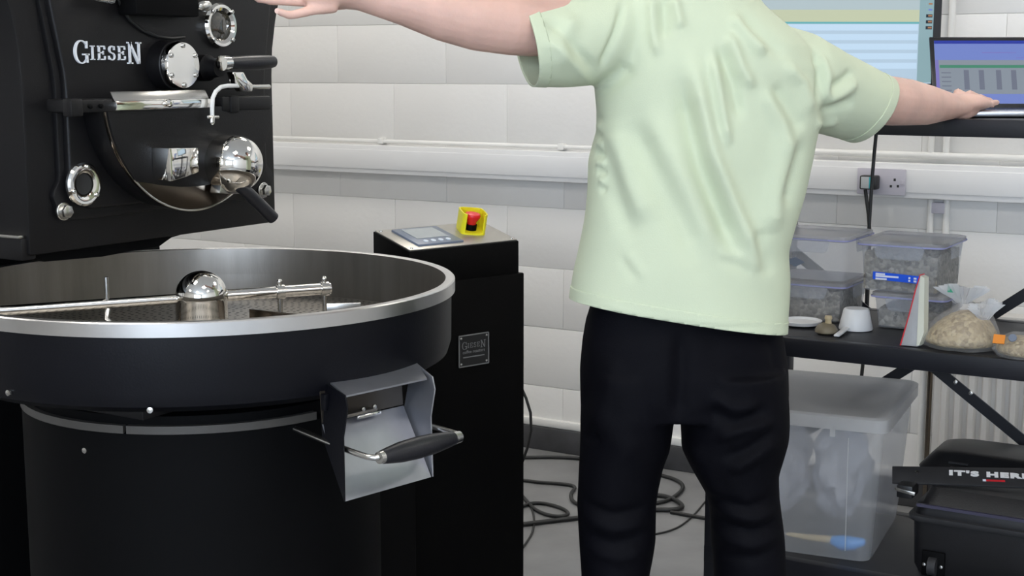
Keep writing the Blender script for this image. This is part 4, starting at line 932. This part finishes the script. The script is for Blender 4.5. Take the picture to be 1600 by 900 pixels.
floor_cable('thin grey-black wire arcing across the floor between his legs', [(1015, 836), (1027, 834), (1045, 830), (1066, 821), (1088, 801), (1102, 783), (1115, 770)], .003)
floor_cable('thin wire bent along the foot of the cabinet', [(812, 770), (826, 786), (835, 803), (834, 830), (819, 853), (810, 865)], .0035)
hc = MB().tube([U(*p, Y=4.2) for p in ((812, 600), (822, 622), (829, 645), (830, 672), (824, 700), (816, 722))], .005, 10)
tag(hc.build('hanging_cable', CABLE, None, smooth=60), 'black cable hanging down to the floor right behind the cabinet', 'cable')

# ------------------------------------------------------------------ the man
B0 = 2.60
pc0 = U(1065, 600, B=B0)
pe_ = thing('person', 'man seen from behind in pale green t-shirt and black trousers, both arms spread wide', 'person', (pc0.x, pc0.y, 0), YAW)
PA, PBk = wd(1, 0, 0), wd(0, 1, 0)        # his sideways and away directions
MPX = lambda b: b/FPX*1.0
def ringpx(y, xl_, xr_, hb, b=B0, tilt=0, e=2.3, n=56, bl=0, br=0):
    """ring through two silhouette points; tilt raises the right side (metres); bl/br shift left/right ends in depth"""
    l, r = U(xl_, y, B=b+bl), U(xr_, y, B=b+br); c = (l+r)/2; h = (r-l)/2; R = []
    for k in range(n):
        a = 2*pi*k/n; ca, sa = cos(a), sin(a)
        ca = math.copysign(abs(ca)**(2/e), ca); sa = math.copysign(abs(sa)**(2/e), sa)
        R.append(c+h*ca+PBk*hb*sa)
    return R
# --- hands: finger tubes joined to the palm
def fing(mb, pts, rs): mb.tube(pts, rs, 12, round_ends=True)
body = MB()
Q = lambda x, y, b: U(x, y, B=b)
# left arm towards the roaster
sL, eL, wL = Q(960, 32, 2.60), Q(795, 38, 2.47), Q(560, -9, 2.40)
body.tube([Q(1010, 30, 2.60), sL, Q(880, 38, 2.53), Q(825, 41, 2.49), eL, Q(745, 32, 2.455), Q(690, 20, 2.44), Q(630, 5, 2.42), Q(590, -3, 2.41), wL, Q(535, -9, 2.395)],
          [.05, .062, .055, .051, .0515, .0505, .046, .036, .030, (.026, .031), (.024, .034)], 20, round_ends=False)
body.tube([Q(560, -9, 2.40), Q(535, -7, 2.392), Q(510, -3, 2.385), Q(490, -2, 2.38), Q(474, -3, 2.378)], [(.024, .030), (.020, .036), (.019, .041), (.016, .041), (.010, .036)], 22)
kn = [(492, 11, 2.352), (484, 1, 2.368), (482, -5, 2.39), (486, -9, 2.412)]
fing(body, [Q(520, 12, 2.362), Q(492, 15, 2.35), Q(468, 21, 2.342), Q(452, 24, 2.337), Q(436, 18.5, 2.332)], [.010, .0088, .0080, .0074, .0064])
fing(body, [Q(512, 2, 2.376), Q(484, 3, 2.366), Q(450, 1.5, 2.356), Q(425, 1.0, 2.350), Q(402, -2, 2.345)], [.010, .0092, .0084, .0078, .0066])
fing(body, [Q(512, -4, 2.395), Q(482, -6, 2.390), Q(440, -10, 2.382), Q(412, -12, 2.375), Q(390, -13, 2.37)], [.010, .0096, .0088, .0080, .0068])
fing(body, [Q(512, -8, 2.42), Q(484, -12, 2.415), Q(446, -20, 2.410), Q(420, -24, 2.405), Q(400, -26, 2.40)], [.010, .0094, .0086, .0078, .0068])
fing(body, [Q(545, 2, 2.425), Q(520, 6, 2.45), Q(500, 2, 2.47), Q(484, -6, 2.48)], [.013, .0115, .0100, .0085])
# right arm down to the laptop
sR, eR, wR = Q(1240, 108, 2.66), Q(1392, 158, 2.86), Q(1486, 166, 3.09)
zk = zt_+.003+.0145
body.tube([Q(1190, 80, 2.64), sR, Q(1300, 132, 2.72), Q(1350, 152, 2.79), eR, Q(1418, 160, 2.915), Q(1448, 164, 2.98), wR, Q(1497, 165, 3.115)],
          [.05, .055, .051, .048, .0485, .0465, .041, (.027, .032), (.023, .034)], 20)
# wrist, palm and fingers resting on the laptop
body.tube([wR, Q(1497, 163, 3.115), Q(1511, 161, 3.145), Q(1523, 161, 3.17), Q(1530, 163, 3.185)], [(.027, .031), (.023, .036), (.021, .041), (.016, .040), (.010, .034)], 22)
body.tube([Q(1493, 174, 3.10), Q(1506, 174, 3.115), Q(1520, 172, 3.135)], [.020, .020, .014], 16, round_ends=True)
def tip(x, y, b, up=.008): p = Q(x, y, b); p.z = zk+up; return p
fing(body, [Q(1494, 156, 3.15), Q(1496, 145, 3.175), Q(1506, 149, 3.215), tip(1514, 160, 3.245, .022), tip(1518, 165, 3.262)], [.010, .0100, .0090, .0082, .0072])
fing(body, [Q(1508, 157, 3.155), Q(1515, 147.5, 3.18), Q(1526, 152, 3.222), tip(1533, 160, 3.255, .022), tip(1537, 165, 3.275)], [.010, .0100, .0090, .0084, .0072])
fing(body, [Q(1518, 161, 3.155), Q(1531, 153, 3.178), Q(1540, 157, 3.215), tip(1546, 163, 3.24, .018), tip(1550, 167, 3.257)], [.010, .0096, .0086, .0080, .0070])
fing(body, [Q(1515, 170, 3.135), Q(1530, 166, 3.152), Q(1544, 162.5, 3.168), Q(1553, 160.5, 3.18), Q(1558, 160, 3.188)], [.0105, .0092, .0080, .0074, .0064])
fing(body, [Q(1486, 164, 3.12), Q(1490, 156, 3.165), tip(1496, 166, 3.20, .016), tip(1506, 169, 3.22)], [.013, .0115, .010, .0085])
# torso, neck, head
def bring(y, xl_, xr_, hb, b=B0+.02): return ringpx(y, xl_, xr_, hb, b, e=2.1, n=32, br=.04)
body.loft([bring(640, 985, 1140, .07), bring(600, 935, 1200, .09), bring(560, 930, 1205, .10), bring(470, 935, 1195, .098), bring(380, 950, 1185, .085), bring(260, 957, 1215, .085), bring(130, 965, 1225, .09), bring(40, 975, 1205, .085), bring(0, 1000, 1165, .07), bring(-40, 1045, 1140, .06), bring(-60, 1052, 1132, .056)])
body.loft([bring(-30, 1050, 1135, .055, 2.60), bring(-85, 1058, 1130, .054, 2.625), bring(-130, 1062, 1134, .056, 2.65)])
hcn = Q(1102, -185, 2.66)
fdir = (PBk*.93+PA*.35+EZ*-.12).normalized(); fsd = fdir.cross(EZ).normalized(); fup = fsd.cross(fdir)
hr = []
for t, rw, rf, of in ((-1.0, .020, .03, .045), (-.92, .042, .052, .035), (-.7, .058, .075, .018), (-.4, .067, .088, .008), (0, .074, .098, 0), (.35, .075, .100, -.004), (.65, .066, .088, -.006), (.87, .045, .060, -.008), (.97, .022, .03, -.008)):
    hr.append([hcn+fup*.118*t+fdir*(of+rf*sin(2*pi*k/28))+fsd*rw*cos(2*pi*k/28) for k in range(28)])
body.loft(hr)
for s in (-1, 1): body.tube([hcn+fsd*s*.072+fup*(-.025)-fdir*.005, hcn+fsd*s*.080+fup*.004-fdir*.012, hcn+fsd*s*.078+fup*.030-fdir*.014], [(.010, .012), (.008, .018), (.008, .012)], 12, round_ends=True)
body.tube([hcn+fdir*.094+fup*.018, hcn+fdir*.108-fup*.012, hcn+fdir*.113-fup*.026], [.008, .012, .014], 12, round_ends=True)
body.tube([hcn+fdir*.090-fup*.064-fsd*.022, hcn+fdir*.096-fup*.062, hcn+fdir*.090-fup*.064+fsd*.022], [.006, .009, .006], 10, round_ends=True)
# legs
LEG_L = [(630, 985, 2.61, .068), (760, 966, 2.61, .058), (860, 965, 2.61, .054), (940, 962, 2.60, .057), (1040, 962, 2.58, .052), (1150, 962, 2.60, .038), (1205, 962, 2.61, .038)]
LEG_R = [(630, 1140, 2.61, .068), (760, 1152, 2.63, .056), (860, 1168, 2.62, .050), (940, 1170, 2.60, .057), (1040, 1172, 2.58, .052), (1150, 1174, 2.60, .038), (1205, 1174, 2.61, .038)]
for Lg in (LEG_L, LEG_R): body.tube([Q(x, y, b) for y, x, b, r in Lg], [r for *_, r in Lg], 20)
bm_ = remeshed(body, .0036, 5, .5)
bo = link('body', bm_, SKIN, pe_, 180)
bo['label'] = 'bare forearms, hands and head with fair skin'
# eyes and hair
for s in (-1, 1):
    ey_ = MB().lathe(hcn+fdir*.0775+fsd*.032*s+fup*.010, fdir, [(.0125*cos(a), .0125*sin(a)) for a in [-pi/2+pi*i/8 for i in range(9)]], 16).build('eye', WPLAST, pe_)
    MB().lathe(hcn+fdir*.0775+fsd*.032*s+fup*.010, fdir, [(.0055, .0112), (.004, .0124), (0, .0128)], 14).build('iris', HAIR, ey_)
hair = MB(); hh = []
for t, rw, rf, of in ((-.55, .056, .045, -.052), (-.2, .076, .062, -.042), (.15, .083, .085, -.026), (.45, .083, .103, -.010), (.75, .068, .092, -.004), (.95, .048, .066, -.004), (1.06, .024, .034, -.006)):
    hh.append([hcn+fup*.118*t+fdir*(of+rf*sin(2*pi*k/32))*1.0+fsd*rw*cos(2*pi*k/32) for k in range(32)])
link('hair', remeshed(hair.loft(hh), .006, 3), HAIR, pe_, 180)
# --- t-shirt: torso and sleeves joined, folded, then opened at hem and cuffs
sh_ = MB()
TOR = [(-66, 1046, 1136, .062), (-52, 1024, 1156, .078), (-34, 990, 1164, .092), (-14, 958, 1180, .105), (6, 942, 1194, .116), (36, 934, 1226, .126), (72, 931, 1266, .133), (105, 929, 1281, .137), (140, 928, 1282, .138), (175, 933, 1280, .138), (205, 934, 1276, .137), (250, 921, 1267, .136), (300, 917, 1255, .136), (350, 912, 1240, .137), (390, 905, 1230, .139), (430, 896, 1232, .142), (470, 889, 1230, .144), (545, 880, 1229, .146)]
sh_.loft([ringpx(y, l, r, hb, bl=.0, br=.04) for y, l, r, hb in TOR])
# left sleeve and right sleeve
sh_.tube([Q(1010, 44, 2.60), Q(960, 52, 2.59), Q(920, 57, 2.56), Q(870, 66, 2.525), Q(822, 69, 2.495), Q(790, 71, 2.48)], [(.088, .09), (.094, .095), (.086, .09), (.076, .082), (.0715, .078), (.070, .076)], 40, flat=(0, 0, 1))
sh_.tube([Q(1200, 110, 2.64), Q(1245, 122, 2.665), Q(1288, 143, 2.71), Q(1335, 160, 2.775), Q(1372, 176, 2.83), Q(1410, 194, 2.88)], [(.085, .09), (.086, .09), (.078, .084), (.074, .080), (.072, .076), (.072, .074)], 40, flat=(0, 0, 1))
sm = remeshed(sh_, .0046, 12, .5)
n = len(sm.vertices); co = np.empty(n*3); sm.vertices.foreach_get('co', co); co = co.reshape(-1, 3)
no = np.empty(n*3); sm.vertices.foreach_get('normal', no); no = no.reshape(-1, 3)
# fold lines live on the plane of his back (sideways a, height z)
pa = np.array(PA); pbk = np.array(PBk)
def az(px, py, b=2.48): p = U(px, py, B=b); return (p.dot(PA), p.z)
def folds(co, no, lines, side=-1, bref=None, scale=FPX/2.48):
    A = co @ pa; Z = co[:, 2]; facing = np.clip((no @ pbk)*side, 0, 1)**.5; D = np.zeros(len(co))
    for pts, amp, w in lines:
        q = [az(*p) for p in pts]; w = w/scale; best = np.full(len(co), 9.); tb2 = np.zeros(len(co)); sgn = np.zeros(len(co))
        Ls = np.cumsum([0]+[math.dist(q[i], q[i+1]) for i in range(len(q)-1)]); tot_ = Ls[-1]
        for i in range(len(q)-1):
            ax_, az_ = q[i]; dx, dz = q[i+1][0]-ax_, q[i+1][1]-az_; l2 = dx*dx+dz*dz
            t = np.clip(((A-ax_)*dx+(Z-az_)*dz)/l2, 0, 1); d = np.hypot(A-ax_-t*dx, Z-az_-t*dz)
            m = d < best; best[m] = d[m]; tb2[m] = (Ls[i]+t[m]*(Ls[i+1]-Ls[i]))/tot_
        D += amp*np.exp(-(best/w)**2)*np.clip(np.minimum(tb2, 1-tb2)*5+.12, 0, 1)*facing
    return D
LS_ = [
 ([(1020, -10), (1022, 50), (1030, 90)], .006, 9), ([(1040, -8), (1040, 60)], -.005, 10), ([(1056, -6), (1066, 45)], .006, 9),
 ([(1080, 90), (1096, 172), (1112, 240), (1142, 312), (1176, 390), (1192, 430)], .013, 17), ([(1062, 120), (1078, 190), (1096, 262), (1126, 335), (1160, 405)], -.011, 20),
 ([(1112, 80), (1130, 180), (1140, 230)], .008, 10), ([(1138, 50), (1160, 108), (1180, 140)], .008, 11), ([(1124, 70), (1146, 130), (1160, 190)], -.006, 11),
 ([(1144, 22), (1174, 60), (1200, 86)], .008, 12), ([(1160, 20), (1190, 50), (1230, 90)], -.005, 14),
 ([(985, 190), (1025, 270), (1066, 350), (1092, 410)], -.007, 26), ([(1010, 170), (1050, 250), (1090, 330), (1115, 400)], .006, 24),
 ([(955, 190), (985, 280), (1015, 350)], .007, 22), ([(940, 210), (962, 300), (990, 380)], -.005, 20),
 ([(968, 400), (982, 420), (998, 438)], -.0015, 10), ([(980, 396), (996, 420), (1010, 436)], .002, 11), ([(1118, 404), (1150, 414), (1178, 432)], -.002, 10), ([(1120, 396), (1160, 404), (1190, 424)], .002, 12),
 ([(1186, 360), (1196, 400), (1212, 440)], -.004, 18), ([(1240, 210), (1222, 290), (1210, 370)], .009, 22), ([(1266, 220), (1246, 280), (1232, 330)], -.006, 16),
 ([(1230, 100), (1262, 130), (1280, 180)], .007, 12), ([(1212, 130), (1240, 170), (1262, 210)], -.006, 14), ([(1196, 140), (1226, 196), (1240, 240)], .006, 14),
 ([(1292, 78), (1300, 112), (1290, 168)], -.006, 8), ([(1304, 84), (1314, 120), (1308, 160)], .006, 10), ([(1316, 140), (1346, 126), (1366, 110)], -.006, 9), ([(1310, 160), (1344, 148), (1376, 130)], .007, 11),
 ([(1292, 176), (1330, 172), (1372, 160)], -.005, 10), ([(1286, 196), (1316, 200), (1346, 196)], .006, 9),
 ([(975, 4), (962, 50), (938, 110)], -.006, 7), ([(900, 20), (880, 60), (872, 110)], .005, 16), ([(850, 30), (872, 44), (900, 80), (936, 120)], -.005, 11), ([(846, 60), (880, 84), (930, 132)], .004, 10), ([(930, 150), (960, 130), (990, 100)], -.005, 14),
 ([(905, 475), (1000, 498), (1110, 512), (1226, 518)], -.0016, 4),
]
for i in range(9): LS_.append(([(937+2*sin(i), 186+i*14), (947, 190+i*14)], .004*(1 if i % 2 else -1), 6))
D = folds(co, no, [(p, a*1.55, w*.85) for p, a, w in LS_])
r_ = np.random.RandomState(3)
A = co @ pa; Zc = co[:, 2]; Bc = co @ pbk
D += .0016*np.sin(A*31+Zc*9+2*np.sin(Zc*13))+.0012*np.sin(Zc*37-A*21+1.5*np.sin(A*17))
co = co+no*D[:, None]
sm.vertices.foreach_set('co', co.ravel()); sm.update()
bm = bmesh.new(); bm.from_mesh(sm)
hp0, hp1, hp2 = Q(893, 466, B0), U(1065, 507, B=B0-.14), Q(1228, 520, B0+.02)
hn = (hp1-hp0).cross(hp2-hp0).normalized()
if hn.z < 0: hn = -hn
cutL_c = (Q(826, 62, 2.44)+Q(818, 120, 2.50)+Q(806, 60, 2.545))/3
# cuff planes: centre and outward normal
cL = Q(822, 70, 2.495); nL = (PA*-1-PBk*.22-EZ*.20).normalized()
cR = Q(1364, 168, 2.80); nR = (PA*.82-EZ*.55+PBk*.25).normalized()
def cut(bm, c, nrm, region):
    geo = [f for f in bm.faces if region(f.calc_center_median())]
    gv = {v for f in geo for v in f.verts}; ge = {e for f in geo for e in f.edges}
    bmesh.ops.bisect_plane(bm, geom=list(gv)+list(ge)+geo, plane_co=c, plane_no=nrm, dist=1e-5)
    dele = [f for f in bm.faces if region(f.calc_center_median()) and (f.calc_center_median()-c).dot(nrm) > 0]
    bmesh.ops.delete(bm, geom=dele, context='FACES')
cut(bm, hp0, -hn, lambda p: p.z < 1.15)
cut(bm, cL, nL, lambda p: (p-cL).length < .16)
cut(bm, cR, nR, lambda p: (p-cR).length < .15)
nk = Q(1092, -52, B0); cut(bm, nk, (EZ*.93+PBk*.3).normalized(), lambda p: (p-nk).length < .14)
loose = [v for v in bm.verts if not v.link_faces]; bmesh.ops.delete(bm, geom=loose, context='VERTS')
bm.to_mesh(sm); bm.free()
so_ = link('t_shirt', sm, SHIRT, pe_, 180)
md = so_.modifiers.new('thick', 'SOLIDIFY'); md.thickness = .0022; md.offset = -1
# hem bands as raised strips following the openings
def hem_strip(nm, c, nrm, width, region):
    src = bmesh.new(); src.from_mesh(sm)
    M_ = ROOT[pe_.name]; src.transform(M_)
    gg = [f for f in src.faces if region(f.calc_center_median())]
    bmesh.ops.bisect_plane(src, geom=list({v for f in gg for v in f.verts})+list({e for f in gg for e in f.edges})+gg, plane_co=V(c)-V(nrm)*width, plane_no=nrm, dist=1e-5)
    keep = [f for f in src.faces if region(f.calc_center_median()) and -width < (f.calc_center_median()-c).dot(nrm) <= .001]
    kill = [f for f in src.faces if f not in set(keep)]
    bmesh.ops.delete(src, geom=kill, context='FACES')
    src.normal_update()
    for v in src.verts: v.co += v.normal*.0012
    me = bpy.data.meshes.new(nm); src.to_mesh(me); src.free()
    o = link(nm, me, SHIRT, so_, 180); m_ = o.modifiers.new('t', 'SOLIDIFY'); m_.thickness = .0014; m_.offset = -1
hem_strip('hem', hp0, -hn, .022, lambda p: p.z < 1.15)
hem_strip('sleeve_cuff', cL, nL, .022, lambda p: (p-cL).length < .16)
hem_strip('sleeve_cuff', cR, nR, .022, lambda p: (p-cR).length < .15)
# --- trousers
tr_ = MB()
PEL = [(455, 930, 1205, .105), (500, 916, 1216, .118), (530, 911, 1224, .128), (575, 907, 1229, .137), (610, 907, 1230, .137), (640, 907, 1230, .128)]
tr_.loft([ringpx(y, l, r, hb, e=2.2, br=.04) for y, l, r, hb in PEL])
TL = [(575, 912, 1062, .115), (640, 907, 1058, .116), (660, 906, 1052, .112), (676, 906, 1050, .110), (700, 905, 1046, .106), (726, 904, 1036, .101), (760, 903, 1028, .096), (786, 902, 1024, .093), (840, 906, 1023, .090), (885, 907, 1016, .088), (960, 910, 1008, .084), (1060, 915, 1010, .080), (1150, 920, 1008, .076), (1196, 922, 1006, .074)]
TRR = [(575, 1056, 1226, .117), (640, 1058, 1231, .118), (660, 1064, 1232, .116), (684, 1066, 1231, .113), (700, 1066, 1227, .110), (737, 1084, 1216, .102), (771, 1102, 1217, .096), (801, 1110, 1220, .094), (839, 1112, 1224, .092), (880, 1115, 1226, .090), (960, 1120, 1224, .086), (1060, 1124, 1222, .080), (1150, 1128, 1220, .076), (1196, 1130, 1218, .074)]
for TT in (TL, TRR): tr_.loft([ringpx(y, l, r, hb, e=2.1, n=44) for y, l, r, hb in TT])
tm = remeshed(tr_, .0066, 4, .5)
n = len(tm.vertices); co = np.empty(n*3); tm.vertices.foreach_get('co', co); co = co.reshape(-1, 3)
no = np.empty(n*3); tm.vertices.foreach_get('normal', no); no = no.reshape(-1, 3)
rr = random.Random(11)
LT = [([(940, 690), (925, 696), (912, 700)], -.006, 8), ([(960, 560), (950, 620), (930, 690)], .005, 16), ([(1066, 520), (1064, 600), (1060, 660)], -.010, 14),
      ([(1110, 620), (1150, 640), (1190, 634)], .008, 10), ([(1100, 640), (1150, 662), (1205, 640)], -.007, 10), ([(1120, 690), (1160, 672), (1210, 664)], .008, 10), ([(1130, 720), (1170, 706), (1215, 676)], -.007, 10), ([(1140, 742), (1180, 716), (1220, 690)], .008, 11),
      ([(1085, 700), (1110, 760), (1130, 800)], .006, 14), ([(1120, 790), (1170, 800), (1218, 786)], -.006, 9), ([(1120, 806), (1180, 818), (1222, 812)], .007, 9), ([(1122, 830), (1180, 838), (1224, 826)], -.006, 9), ([(1122, 850), (1180, 862), (1226, 850)], .006, 10), ([(1122, 884), (1180, 880), (1226, 870)], -.005, 10),
      ([(912, 800), (960, 812), (1018, 802)], -.006, 9), ([(912, 822), (960, 836), (1018, 826)], .006, 10), ([(914, 850), (960, 858), (1016, 846)], -.005, 10), ([(914, 872), (970, 884), (1014, 872)], .005, 10),
      ([(920, 640), (960, 690), (1000, 720)], .004, 20), ([(1200, 520), (1222, 560), (1226, 600)], -.004, 8), ([(918, 500), (914, 560), (912, 620)], -.004, 8)]
D = folds(co, no, [(p, a*1.15, w) for p, a, w in LT])
A = co @ pa; Zc = co[:, 2]
D += .0022*np.sin(Zc*43+A*17+2*np.sin(A*23))*np.clip((.62-Zc)*3, 0, 1)+.0012*np.sin(A*47-Zc*19)
co = co+no*D[:, None]; tm.vertices.foreach_set('co', co.ravel()); tm.update()
link('trousers', tm, TROUS, pe_, 180)
bpy.data.objects['trousers']['label'] = 'loose black trousers'
bpy.data.objects['t_shirt']['label'] = 'loose pale green cotton t-shirt'
for x, s in ((963, -1), (1174, 1)):
    hl = Q(x, 1200, 2.58); hl.z = 0
    fw = (PBk*.97+PA*.24*s).normalized(); sd_ = V((fw.y, -fw.x, 0))
    MB().loft([[hl+fw*(l-.07)+sd_*w*cos(2*pi*k/20)+EZ*(max(0, h*(.5+.5*sin(2*pi*k/20)))+.001) for k in range(20)] for l, w, h in ((-.03, .02, .06), (-.015, .036, .095), (.03, .042, .105), (.08, .044, .10), (.14, .048, .075), (.20, .047, .055), (.24, .036, .042), (.258, .014, .026))]).build('shoe', SHOE, pe_, smooth=60)
# nails of the little fingers that show
MB().lathe(Q(433.5, 17.2, 2.3285), (Q(433, 17, 2.30)-Q(433, 17.8, 2.34)), [(.0046, 0), (.0042, .0008), (0, .0012)], 14).build('fingernail', NAIL, pe_)
